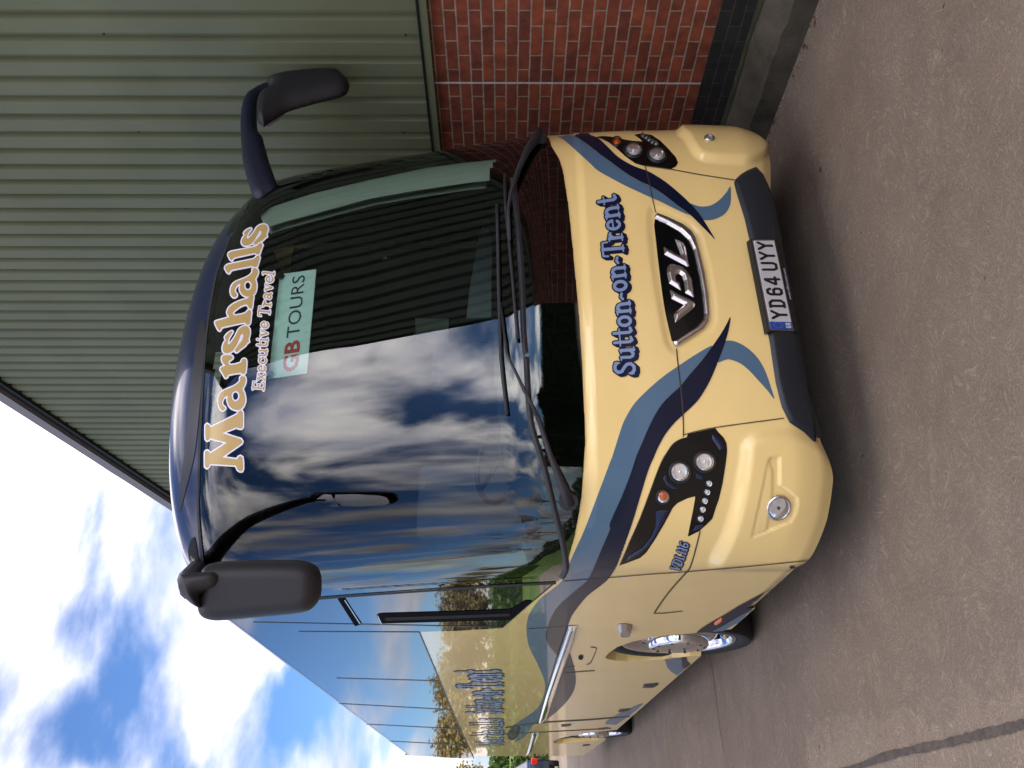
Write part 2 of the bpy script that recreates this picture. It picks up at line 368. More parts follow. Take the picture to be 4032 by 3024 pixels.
# windscreen outlines
WS = C('c4', (1290, 1659), (1283, 1500), (1303, 1000), (1345, 500), (1400, 150), (1445, -5))+C('F', (912, 930), (945, 860), (985, 790), (1010, 755), (1094, 735), (1215, 688), (1344, 655), (1466, 625), (1587, 596), (1701, 572), (1788, 552), (1868, 540), (1962, 530), (2050, 520), (2120, 518), (2158, 535), (2172, 578), (2201, 625), (2216, 672), (2237, 805), (2254, 968), (2266, 1100), (2275, 1190), (2292, 1433), (2304, 1737), (2290, 1950), (2280, 2016), (2262, 2110), (2240, 2190), (2224, 2270), (2190, 2293), (1900, 2308), (1600, 2325), (1344, 2345), (1000, 2372), (840, 2385), (812, 2340), (800, 2230), (792, 2100), (786, 2016))
WS = np.array(WS)
INNER = np.array(C('F', (812, 2016), (808, 1900), (812, 1700), (826, 1450), (850, 1230), (885, 1060), (930, 925), (975, 845), (1040, 782), (1150, 738), (1250, 706), (1344, 687), (1440, 662), (1560, 637), (1700, 614), (1850, 596), (1962, 588), (1966, 640), (1942, 680), (1935, 770), (1948, 900), (1955, 1100), (1960, 1400), (1968, 1500), (1985, 1650), (2005, 1800), (2030, 1930), (2060, 2020), (2100, 2110), (2145, 2200), (2155, 2245), (2120, 2268), (1800, 2290), (1344, 2318), (1050, 2345), (860, 2355), (830, 2300), (818, 2180)))
# cream/navy split of the shell
fin = vis.ravel()
pxf = PX.reshape(-1, 2)
open_v = np.zeros(len(VV), bool); mk = fin & (pxf[:, 0] > 780) & (pxf[:, 0] < 2320)
open_v[mk] = sdf([INNER], pxf[mk][:, 0], pxf[mk][:, 1]) > 12
black_v = np.zeros(len(VV), bool); black_v[mk] = sdf([WS], pxf[mk][:, 0], pxf[mk][:, 1]) > -2
black_v |= ((~fin) & (VV[:, 2] > 1.55) & (VV[:, 2] < 3.3)) | ((VV[:, 0] > CX+.6) & (VV[:, 2] > 1.75) & (VV[:, 2] < 3.36)) | ((VV[:, 0] < XL+.12) & (VV[:, 2] > 2.25) & (VV[:, 2] < 3.4))
FQ = np.stack([a, b, c, d], 1)
keep = ~(open_v[FQ].all(1))
FQ = FQ[keep]
zf = VV[FQ][:, :, 2].mean(1); blk = black_v[FQ].all(1); roofm = (zf > 3.2) & ~blk
side_roof = roofm & (VV[FQ][:, :, 1].mean(1) > 4.72)
me = bpy.data.meshes.new('body'); me.from_pydata(VV.tolist(), [], FQ.tolist())
body = link('body', me, 'cream_paint', None, True)
me.materials.append(M['gloss_black']); me.materials.append(M['navy_gloss'])
me.polygons.foreach_set('material_index', np.where(blk, 1, np.where(roofm, 2, 0)).astype(np.int32))
me.update(); me.normals_split_custom_set_from_vertices([Vector(q) for q in VN])
attach(body, coach)

# ---- flanks, roof and tail as one shell
def plane_pts(crop, *pts): return [tuple(at_depth(p, 0, XL)[1:]) for p in C(crop, *pts)]
ARCH1 = plane_pts('w4', (1960, 629), (1500, 668), (1150, 700), (1000, 720), (800, 765), (640, 822), (545, 888), (505, 935), (530, 956), (620, 972), (750, 976), (950, 968), (1200, 952), (1430, 920), (1560, 915))
ARCH2 = plane_pts('w5', (1650, 1182), (1400, 1210), (1200, 1238), (1000, 1278), (905, 1308), (870, 1335), (905, 1352), (1000, 1352), (1300, 1318), (1450, 1304), (1520, 1303))
YE = 16.62
def side_outline():
    f1 = [(y, max(z, .30)) for y, z in ARCH1]; f2 = [(y, max(z, .30)) for y, z in ARCH2]
    return [(YJ, .30), (f1[0][0], .30)]+f1+[(f1[-1][0], .30), (f2[0][0], .30)]+f2+[(f2[-1][0], .30), (YE-.1, .36), (YE, .5), (YE+.02, 1.4), (YE, 2.6), (YE-.1, 3.2), (YE-.28, 3.44), (YJ, 3.44)]
so = side_outline()
bm = bmesh.new()
def side(x, flip):
    vs = [bm.verts.new((x, y, z)) for y, z in so]
    for i in range(len(vs)-1, 0, -1):
        if (vs[i].co-vs[i-1].co).length < 1e-4: vs.pop(i)
    f = bm.faces.new(vs if not flip else vs[::-1]); return vs, f
L0, f0 = side(XL, True); R0, f1_ = side(CX*2-XL, False)
bm.faces.remove(f0); bm.faces.remove(f1_)
from mathutils.geometry import tessellate_polygon
for vs, fl in ((L0, True), (R0, False)):
    for q in tessellate_polygon([[Vector((v.co.y, v.co.z, 0)) for v in vs]]):
        try: bm.faces.new([vs[i] for i in (q if not fl else q[::-1])])
        except ValueError: pass
# inward lip round the whole edge, so panels have thickness
for vs, s in ((L0, 1), (R0, -1)):
    inn = [bm.verts.new((v.co.x+s*.07, v.co.y, v.co.z)) for v in vs]
    for i in range(len(vs)):
        j = (i+1) % len(vs)
        if vs[i].co.z < 3.3 and vs[j].co.z < 3.3 and not (abs(vs[i].co.y-YJ) < .01 and abs(vs[j].co.y-YJ) < .01): bm.faces.new((vs[i], vs[j], inn[j], inn[i]) if s > 0 else (vs[j], vs[i], inn[i], inn[j]))
me = bpy.data.meshes.new('side_panels'); bm.to_mesh(me); bm.free()
o = link('side_panels', me, 'cream_paint'); attach(o, coach)
# roof: rounded eaves, slightly domed
mb = MB(); prof = [(XL, 3.44), (XL+.02, 3.475), (XL+.07, 3.51), (XL+.2, 3.545), (XL+.6, 3.58), (CX, 3.59)]
prof = prof+[(2*CX-x, z) for x, z in prof[-2::-1]]
ys = [4.95, 6, 10, 14, YE-.3, YE-.15]
for y, dz in zip(ys, [0, 0, 0, 0, 0, -.06]): mb.v += [(x, y, z+dz*(z > 3.45)) for x, z in prof]
n = len(prof)
for i in range(len(ys)-1):
    for j in range(n-1): mb.f.append((i*n+j, i*n+j+1, (i+1)*n+j+1, (i+1)*n+j))
mb.build('roof', 'navy_gloss', coach, True)
bk = [(YE-.1, .36), (YE, .5), (YE+.02, 1.4), (YE, 2.6), (YE-.1, 3.2), (YE-.28, 3.5)]
mb = MB()
for y, z in bk: mb.v += [(XL, y, z), (2*CX-XL, y, z)]
mb.f += [(2*i, 2*i+1, 2*i+3, 2*i+2) for i in range(len(bk)-1)]
mb.build('rear_panel', 'cream_paint', coach, True)
MB().box(XL+.6, 2*CX-XL-.6, 4.3, YE-.3, .42, 1.02).build('chassis', 'dark_void', coach)

# ---- livery: stripes
def full(k, *p): return C(k, *p)
nav_up = full('s2', (1600, 108), (1540, 230), (1480, 330), (1390, 460), (1280, 610), (1150, 760), (1040, 895), (940, 985), (850, 1080), (770, 1200), (700, 1340), (640, 1480), (565, 1655))+full('h', (240, 560), (150, 800), (60, 1000), (0, 1145))+full('c5', (1740, 110), (1690, 230), (1605, 425), (1540, 490), (1440, 575), (1380, 645), (1345, 720), (1325, 800), (1345, 860), (1400, 930), (1455, 990))
nav_lo = full('s2', (1600, 108), (1572, 280), (1530, 420), (1480, 560), (1400, 760), (1330, 900), (1230, 1050), (1080, 1195), (980, 1290), (890, 1400), (810, 1540), (760, 1655))+full('h', (420, 560), (340, 820), (240, 1150), (130, 1450), (55, 1655))+full('c5', (1845, 200), (1785, 340), (1735, 425), (1680, 475), (1590, 545), (1510, 645), (1480, 700), (1458, 780), (1462, 850), (1500, 970), (1520, 1080), (1500, 1170), (1430, 1260), (1340, 1335), (1300, 1345))
lb_up = full('s2', (1560, 390), (1420, 430), (1250, 520), (1020, 670), (850, 790), (700, 920), (560, 1060), (480, 1180), (420, 1300), (370, 1450), (305, 1655))+full('h', (5, 470))+full('c5', (1620, 0), (1560, 150), (1500, 280), (1440, 430), (1380, 490), (1290, 560), (1230, 640), (1205, 700), (1200, 790), (1220, 880), (1260, 960), (1300, 1050), (1322, 1130), (1300, 1220), (1262, 1280), (1200, 1325), (1120, 1380), (1060, 1450))
crescent = full('s2', (1640, 400), (1760, 460), (1880, 570), (1970, 720), (2040, 920), (2070, 1030), (2000, 940), (1900, 830), (1800, 720), (1700, 640), (1600, 600), (1550, 598), (1460, 632))
cl = full('c5', (1120, 1440), (1200, 1405), (1262, 1372), (1300, 1345))
navyP = np.array(list(smooth(nav_up, 4, False))+full('c5', (1380, 1200), (1330, 1290), (1300, 1345))+list(smooth(nav_lo, 4, False))[::-1])
lightP = np.array(list(smooth(lb_up, 4, False))+cl+list(smooth(nav_up, 4, False))[::-1]+full('s2', (1500, 500)))
lightP2 = np.array(list(smooth([lb_up[0]]+crescent, 4, False))+full('s2', (1440, 560), (1390, 460)))
pdecal('wave_stripe', [lightP], 'blue_paint', coach, .0015, 5, label='light blue wave stripe running from the flank to the front')
pdecal('wave_stripe', [lightP2], 'blue_paint', coach, .0015, 4, label='light blue crescent below the left wave')
pdecal('wave_stripe', [navyP], 'navy_paint', coach, .003, 5, label='navy wave stripe ending in a point beside the grille')
rl_up = full('r', (215, 60), (220, 95), (300, 122), (400, 200), (500, 290), (620, 400), (700, 475), (850, 560), (1000, 640), (1150, 710), (1270, 765), (1400, 822), (1600, 920), (1715, 968))
rn_up = full('r', (430, 60), (440, 95), (560, 170), (700, 280), (850, 390), (1000, 500), (1150, 590), (1290, 655), (1420, 740), (1560, 850), (1715, 968), (1840, 1090), (1940, 1190), (1995, 1252))
rn_lo = full('r', (600, 50), (620, 90), (700, 122), (800, 210), (900, 310), (1000, 380), (1120, 440), (1240, 482), (1330, 530), (1450, 610), (1560, 700), (1680, 810), (1800, 940), (1900, 1095), (1995, 1252))
pdecal('wave_stripe', [np.array(list(smooth(rl_up, 4, False))+list(smooth(rn_up[:11], 4, False))[::-1])], 'blue_paint', coach, .0015, 4, label='light blue wave stripe by the kerbside headlight')
pdecal('wave_stripe', [smooth(full('r', (1690, 832), (1790, 862), (1880, 866), (1960, 842), (2040, 782), (2110, 700), (2145, 645), (2151, 780), (2135, 870), (2080, 950), (1990, 1000), (1910, 1016), (1835, 1006), (1750, 930)), 3)], 'blue_paint', coach, .0015, 4, label='light blue crescent on the kerbside')
pdecal('wave_stripe', [np.array(list(smooth(rn_up, 4, False))+list(smooth(rn_lo, 4, False))[::-1])], 'navy_paint', coach, .003, 4, label='navy wave stripe by the kerbside headlight')
# low stripe along the sill
pdecal('wave_stripe', [full('w4', (2212, 235), (1960, 370), (1800, 470), (1640, 560), (1560, 610), (1490, 668), (1640, 655), (1800, 640), (1700, 640), (1780, 590), (1900, 520), (2060, 430), (2212, 345), (2330, 270), (2330, 180))], 'navy_paint', coach, .003, 5, label='navy stripe along the sill ahead of the wheel')
pdecal('wave_stripe', [full('w4', (2240, 340), (2060, 430), (1900, 520), (1780, 590), (1650, 655), (1800, 640), (1860, 600), (2000, 530), (2130, 450), (2240, 385))], 'blue_paint', coach, .004, 5, label='light blue stripe along the sill ahead of the wheel')
pdecal('wave_stripe', [full('w4', (1150, 950), (1330, 935), (1330, 980), (1350, 1040), (1370, 1062), (1290, 1130), (1220, 1085), (1180, 1040), (1165, 990))], 'blue_paint', coach, .003, 4, label='light blue patch behind the front wheel')
pdecal('wave_stripe', [full('w4', (1330, 935), (1395, 930), (1400, 975), (1440, 1005), (1370, 1062), (1345, 1030))], 'navy_paint', coach, .003, 4, label='navy patch behind the front wheel')
pdecal('wave_stripe', [full('w4', (930, 1430), (860, 1450), (780, 1490), (700, 1520), (600, 1580), (530, 1620), (500, 1659), (620, 1670), (740, 1590), (850, 1500))], 'blue_paint', coach, .003, 4, label='light blue stripe low on the rear flank')
pdecal('wave_stripe', [smooth(full('w5', (460, 1125), (400, 1115), (350, 1160), (310, 1240), (330, 1300), (400, 1295), (450, 1240), (470, 1170)), 3)], 'navy_paint', coach, .003, 3, label='navy leaf shape on the rear flank')
pdecal('wave_stripe', [full('w5', (560, 1095), (640, 1010), (620, 1080), (610, 1140), (560, 1220), (480, 1300), (400, 1330), (455, 1240), (470, 1150))], 'blue_paint', coach, .002, 3, label='light blue wave tail on the rear flank')

# ---- seams
def seam(pts, w=5, m='seam', off=.0035, st=2.5, parent=coach, name='panel_seam'): return pdecal(name, [stroke(smooth(pts, 4, False), w)], m, parent, off, st)
seam(full('s2', (1005, 480), (1020, 640), (1050, 900), (1075, 1200), (1080, 1440)), 5)
seam(full('s2', (2175, 1236), (1800, 1285), (1420, 1338), (1250, 1372), (1085, 1415)), 4)
seam(full('r', (1215, 430), (1235, 500), (1270, 650), (1300, 800), (1332, 935)), 4)
seam(full('r', (1200, 424), (1500, 465), (1800, 520), (2190, 580)), 3.5)
seam(full('h', (985, 1215), (940, 1400), (880, 1600), (830, 1670))+full('c5', (2120, 520), (2025, 655)), 5)
seam(full('c5', (2025, 655), (2100, 652), (2212, 640)), 3)
seam(full('c5', (1440, 445), (1735, 422), (2000, 400))+full('c8', (15, 385), (400, 352), (830, 310)), 3)
seam(full('c5', (1212, 755), (1340, 745), (1470, 735)), 2.5)
seam(full('c5', (1060, 1397), (1280, 1365), (1600, 1345), (1870, 1322)), 5, st=2)
seam(full('c5', (830, 1447), (1200, 1430), (1500, 1415), (1750, 1400)), 3, st=2)
seam(full('w5', (1045, 393), (1150, 385)), 3, st=2); seam(full('w5', (1015, 468), (1400, 440)), 3, st=2)
seam(full('w4', (345, 822), (395, 825), (408, 850), (350, 985), (300, 1010)), 3)

# ---- side glazing
gl_lo = full('c5', (505, 775), (600, 1000), (715, 1280), (800, 1470), (862, 1602))
top_line = [tuple(proj([(XL, y, 3.425)])[0]) for y in (16.3, 12, 9, 7, 6, 5.4, 5.0, 4.85)]
SG = np.array(full('c5', (1385, 455), (1040, 750), (755, 768), (505, 775))+gl_lo[1:]+top_line+full('F', (900, 2400), (1000, 2375), (1344, 2350), (1700, 2325)))
pdecal('side_window', [SG], 'tinted_glass', coach, .002, 9, label='long tinted side window reflecting the sky')
for q in [((0, 722), (1040, 742)), ((0, 773), (505, 775)), ((0, 1075), (630, 1092)), ((0, 1240), (715, 1280)), ((100, 1370), (780, 1405)), ((250, 1480), (820, 1510))]:
    pts = full('c5', *q); e = np.array(pts[1])-np.array(pts[0])
    if q[0][0] == 0: pts = [tuple(np.array(pts[0])-e*.55 if q[0][1] < 800 else np.array(pts[0])-e*.05)]+pts
    seam(pts, 3, 'frame_black', .004, 2.2, name='window_seam')
seam(gl_lo, 4, 'frame_black', .004, 2.2, name='window_seal')
seam(top_line[::-1], 4, 'satin_silver', .004, 2.2, name='roof_gutter')
seam(full('c5', (1385, 455), (1210, 602), (1040, 750)), 3, 'frame_black', .004, 2.2, name='window_seal')
# driver's sliding window frame and slanted grab strip
DW = full('c5', (228, 668), (245, 655), (275, 652), (700, 640), (1095, 626), (1195, 568), (1240, 570), (1100, 695), (700, 706), (262, 718))
dwin = pdecal('driver_window_frame', [DW], 'matt_black', coach, .005, 3)
pdecal('window_channel', [full('c5', (285, 676), (700, 664), (1090, 650), (1090, 668), (700, 684), (285, 698))], 'dark_void', dwin, .007, 3)
seam(full('c5', (235, 662), (262, 720)), 3, 'satin_silver', .008, 2, name='window_seam')
gr = pdecal('window_grab_strip', [full('k1', (1500, 1110), (1560, 1110), (1715, 1335), (1655, 1355))], 'matt_black', coach, .006, 3)
seam(full('k1', (1565, 1120), (1700, 1330)), 3.5, 'satin_silver', .009, 2, name='window_seam')

# ---- silver moulding and small side fittings
hgt = lambda w, H: (lambda s: np.minimum(np.maximum(s, 0)*w, H))
pdecal('side_moulding', [full('c5', (1473, 733), (1532, 733), (1510, 830), (1460, 970), (1335, 1332), (1300, 1368), (1277, 1368), (1330, 1180), (1430, 870))], 'chrome', coach, .004, 3, hgt(.003, .02))
seam(full('c5', (1498, 735), (1440, 910), (1290, 1350)), 2, 'seam', .027, 2)
seam(full('c5', (1470, 733), (1400, 930), (1272, 1368)), 3, 'frame_black', .010, 2)
pdecal('side_moulding', [full('c5', (1240, 1428), (1283, 1428), (1228, 1560), (1196, 1586))], 'chrome', coach, .004, 2.5, hgt(.003, .02))
for p in [((905, 1265), (930, 1225), (1088, 1210), (1082, 1232), (1030, 1262)), ((640, 1528), (660, 1500), (785, 1487), (770, 1508), (700, 1527))]:
    pdecal('locker_handle', [full('w4', *p)], 'frame_black', coach, .004, 2, hgt(.002, .01))
for p in [((975, 1138), (985, 1112), (1108, 1102), (1100, 1125), (1030, 1140)), ((1438, 1182), (1450, 1160), (1570, 1147), (1560, 1165)), ((1238, 1385), (1255, 1362), (1342, 1356), (1330, 1375))]:
    pdecal('locker_handle', [full('w5', *p)], 'frame_black', coach, .004, 1.5, hgt(.002, .01))
for k_ in range(4): pdecal('vent_slat', [full('w5', (630+52*k_, 1500), (645+52*k_, 1482), (665+52*k_, 1482), (655+52*k_, 1503))], 'frame_black', coach, .004, 1.5)
pdecal('fuel_cap_hole', [smooth(full('w4', (212, 935), (225, 912), (255, 905), (268, 930), (255, 955), (225, 955)))], 'dark_void', coach, .004, 2)
pdecal('side_marker', [full('w4', (1692, 575), (1692, 545), (1770, 490), (1785, 500), (1780, 535), (1720, 575))], 'amber', coach, .005, 2, hgt(.002, .012))
# silver parking sensor housing on the flank
pdecal('side_camera', [smooth(full('w4', (640, 620), (650, 578), (675, 565), (800, 578), (790, 650), (765, 675), (665, 675)), 2)], 'satin_silver', coach, .004, 2, hgt(.004, .035))
pdecal('bumper_bolt', [smooth(full('c8', (690, 354), (706, 345), (726, 350), (722, 361), (704, 363)))], 'frame_black', coach, .004, 1.2)

# ---- black bumper with number plate
BUMP = np.array(C('c3', (475, 1082), (420, 1105), (375, 1132), (340, 1165), (332, 1190), (345, 1245), (400, 1420), (440, 1600))+C('c6', (442, 0), (500, 250), (560, 550), (600, 820), (640, 980), (690, 1080), (780, 1140), (848, 1205), (862, 1205), (862, 850), (830, 600), (760, 300), (710, 0))+C('c3', (690, 1600), (640, 1400), (575, 1250), (520, 1130)))
bump = pdecal('bumper_insert', [BUMP], 'bumper_grey', coach, .003, 4, hgt(.0008, .012))
pdecal('chin', [np.array(C('c6', (715, 510), (760, 700), (800, 900), (848, 1190), (870, 1190), (870, 850), (830, 600), (790, 480)))], 'black_plastic', bump, .017, 4)
# plate
def quadmap(q, off, n=None):     # flat panel through four pixel corners (tl, tr, br, bl), pushed out by off
    P, Nn, ok = cast(q); nn = Nn.mean(0); nn /= np.linalg.norm(nn); P = P+nn*off
    tl, tr, br, bl = P; c = P.mean(0); ex = ((tr-tl)+(br-bl))/2; ey = ((bl-tl)+(br-tr))/2
    nrm = np.cross(ey, ex); nrm /= np.linalg.norm(nrm)
    if nrm@(CAM-c) < 0: nrm = -nrm
    Hm = np.array(homog([(0, 0), (1, 0), (1, 1), (0, 1)], q))
    def f(u, v, h=0.):      # u right, v down in the panel; exact plane point under the pixel
        w = Hm@np.array([u, v, 1]); p = (w[0]/w[2], w[1]/w[2]); r = rays([p])[0]; t = ((c-CAM)@nrm)/(r@nrm); return CAM+r*t+nrm*h
    return f, nrm
def homog(src, dst):
    A = []; B = []
    for (x, y), (u, v) in zip(src, dst):
        A += [[x, y, 1, 0, 0, 0, -u*x, -u*y], [0, 0, 0, x, y, 1, -v*x, -v*y]]; B += [u, v]
    h = np.linalg.solve(np.array(A, float), np.array(B, float)); return [[h[0], h[1], h[2]], [h[3], h[4], h[5]], [h[6], h[7], 1]]
def panel(name, f, u0, u1, v0, v1, h, th, m, parent):
    c = [(u0, v0), (u1, v0), (u1, v1), (u0, v1)]; v = [f(a_, b_, h) for a_, b_ in c]+[f(a_, b_, h-th) for a_, b_ in c]
    mb = MB(); mb.v = [tuple(p) for p in v]; mb.f = [(0, 1, 2, 3), (7, 6, 5, 4), (0, 4, 5, 1), (1, 5, 6, 2), (2, 6, 7, 3), (3, 7, 4, 0)]
    return mb.build(name, m, parent)
def marchflat(name, strokes, f, u0, u1, v0, v1, n, asp, h, m, parent, grow=0.):     # strokes in panel units, u scaled by asp so that radii stay round
    st = (u1-u0)*asp/n; X, Y = np.meshgrid(np.arange(u0*asp, u1*asp+st, st), np.arange(v0, v1+st, st))
    V2, Fc, sd = march(caps(strokes, X, Y)+grow, u0*asp, v0, st)
    if not Fc: return None
    o = mesh(name, [f(p[0]/asp, p[1], h) for p in V2], Fc, m)
    if parent: attach(o, parent)
    return o
pq = C('p3', (1195, 1106), (1000, 122), (1243, 122), (1452, 1112))
pf, pn = quadmap(pq, .030)
holder = panel('plate_holder', pf, -.012, 1.012, -.06, 1.22, -.002, .03, 'plate_black', coach)
plate = panel('number_plate', pf, .0, 1., .0, 1., .001, .003, 'satin_silver', holder)
panel('plate_field', pf, .088, .985, .05, .95, .0035, .002, 'plate_white', plate)
panel('country_band', pf, .012, .088, .05, .95, .0035, .002, 'plate_blue', plate)
def GL(ch):      # plate glyphs in a 1 x 1 box, origin top left
    return {'Y': [[(0, 0), (.5, .5), (1, 0)], [(.5, .5), (.5, 1)]], 'D': [[(0, 0), (.62, 0), (.95, .2), (.95, .8), (.62, 1), (0, 1)], [(.14, 0), (.14, 1)]],
            '6': [[(.92, .2), (.75, .0), (.3, 0), (.08, .18), (.08, .85), (.28, 1), (.75, 1), (.94, .85), (.94, .6), (.75, .44), (.1, .44)]],
            '4': [[(.72, 1), (.72, 0), (.62, 0), (.0, .66), (0, .72), (1, .72)]], 'U': [[(0, 0), (0, .8), (.2, 1), (.8, 1), (1, .8), (1, 0)]],
            'G': [[(.92, .2), (.75, 0), (.25, 0), (.05, .2), (.05, .8), (.25, 1), (.75, 1), (.92, .8), (.92, .55), (.6, .55)]],
            'B': [[(.05, 0), (.65, 0), (.88, .12), (.88, .38), (.65, .48), (.05, .48)], [(.65, .48), (.92, .62), (.92, .88), (.65, 1), (.05, 1), (.05, 0)]]}[ch]
asp = 520/111
def fontrow(chs, x0s, w, y0, y1, r):
    s = []
    for ch, x0 in zip(chs, x0s):
        for pl in GL(ch): s.append(([((x0+px_*w)*asp, y0+py_*(y1-y0)) for px_, py_ in pl], r))
    return s
marchflat('plate_lettering', fontrow('YD64UYY', [.125, .245, .375, .495, .655, .775, .89], .073, .20, .80, .062), pf, .09, .99, .08, .92, 420, asp, .0042, 'plate_black', plate)
marchflat('country_letters', fontrow('GB', [.026, .056], .018, .70, .88, .022), pf, .012, .09, .64, .95, 90, asp, .0042, 'plate_white', plate)
for k_ in range(12):
    t = 2*math.pi*k_/12; marchflat('star', [([((.05)*asp+.15*math.cos(t), .36+.17*math.sin(t))]*2, .018)], pf, .012, .09, .1, .6, 60, asp, .0042, 'gold', plate) if k_ == -1 else None
st_ = [([((.05)*asp+.13*math.cos(2*math.pi*k_/12), .36+.19*math.sin(2*math.pi*k_/12))]*2, .02) for k_ in range(12)]
marchflat('star_ring', st_, pf, .012, .09, .1, .62, 90, asp, .0042, 'gold', plate)

# ---- text helpers built on Blender's own font (sans) and on stroke glyphs (serif)
def font_mesh(text, bold=0.):
    cu = bpy.data.curves.new('t', 'FONT'); cu.body = text; cu.offset = bold; cu.resolution_u = 3; ob = bpy.data.objects.new('t', cu)
    COL.objects.link(ob); dg = bpy.context.evaluated_depsgraph_get(); me = bpy.data.meshes.new_from_object(ob.evaluated_get(dg))
    v = np.array([q.co[:] for q in me.vertices]); f = [tuple(p.vertices) for p in me.polygons]
    bpy.data.objects.remove(ob); bpy.data.curves.remove(cu); bpy.data.meshes.remove(me); return v, f
def sans(name, text, f, u0, u1, vb, vt, h, m, parent, bold=0.):     # baseline vb, cap top vt, in panel units
    v, fc = font_mesh(text, bold); x0, x1 = v[:, 0].min(), v[:, 0].max(); H = v[:, 1].max(); B = min(0, v[:, 1].min())
    P = [f(u0+(q[0]-x0)/(x1-x0)*(u1-u0), vb+(q[1])/(H)*(vt-vb), h) for q in v]
    o = mesh(name, P, fc, m)
    if parent: attach(o, parent)
    return o
sans('web_address', 'www.vdlbuscoach.com', pf, .33, .67, 1.16, 1.05, .0045, 'white_vinyl', holder)

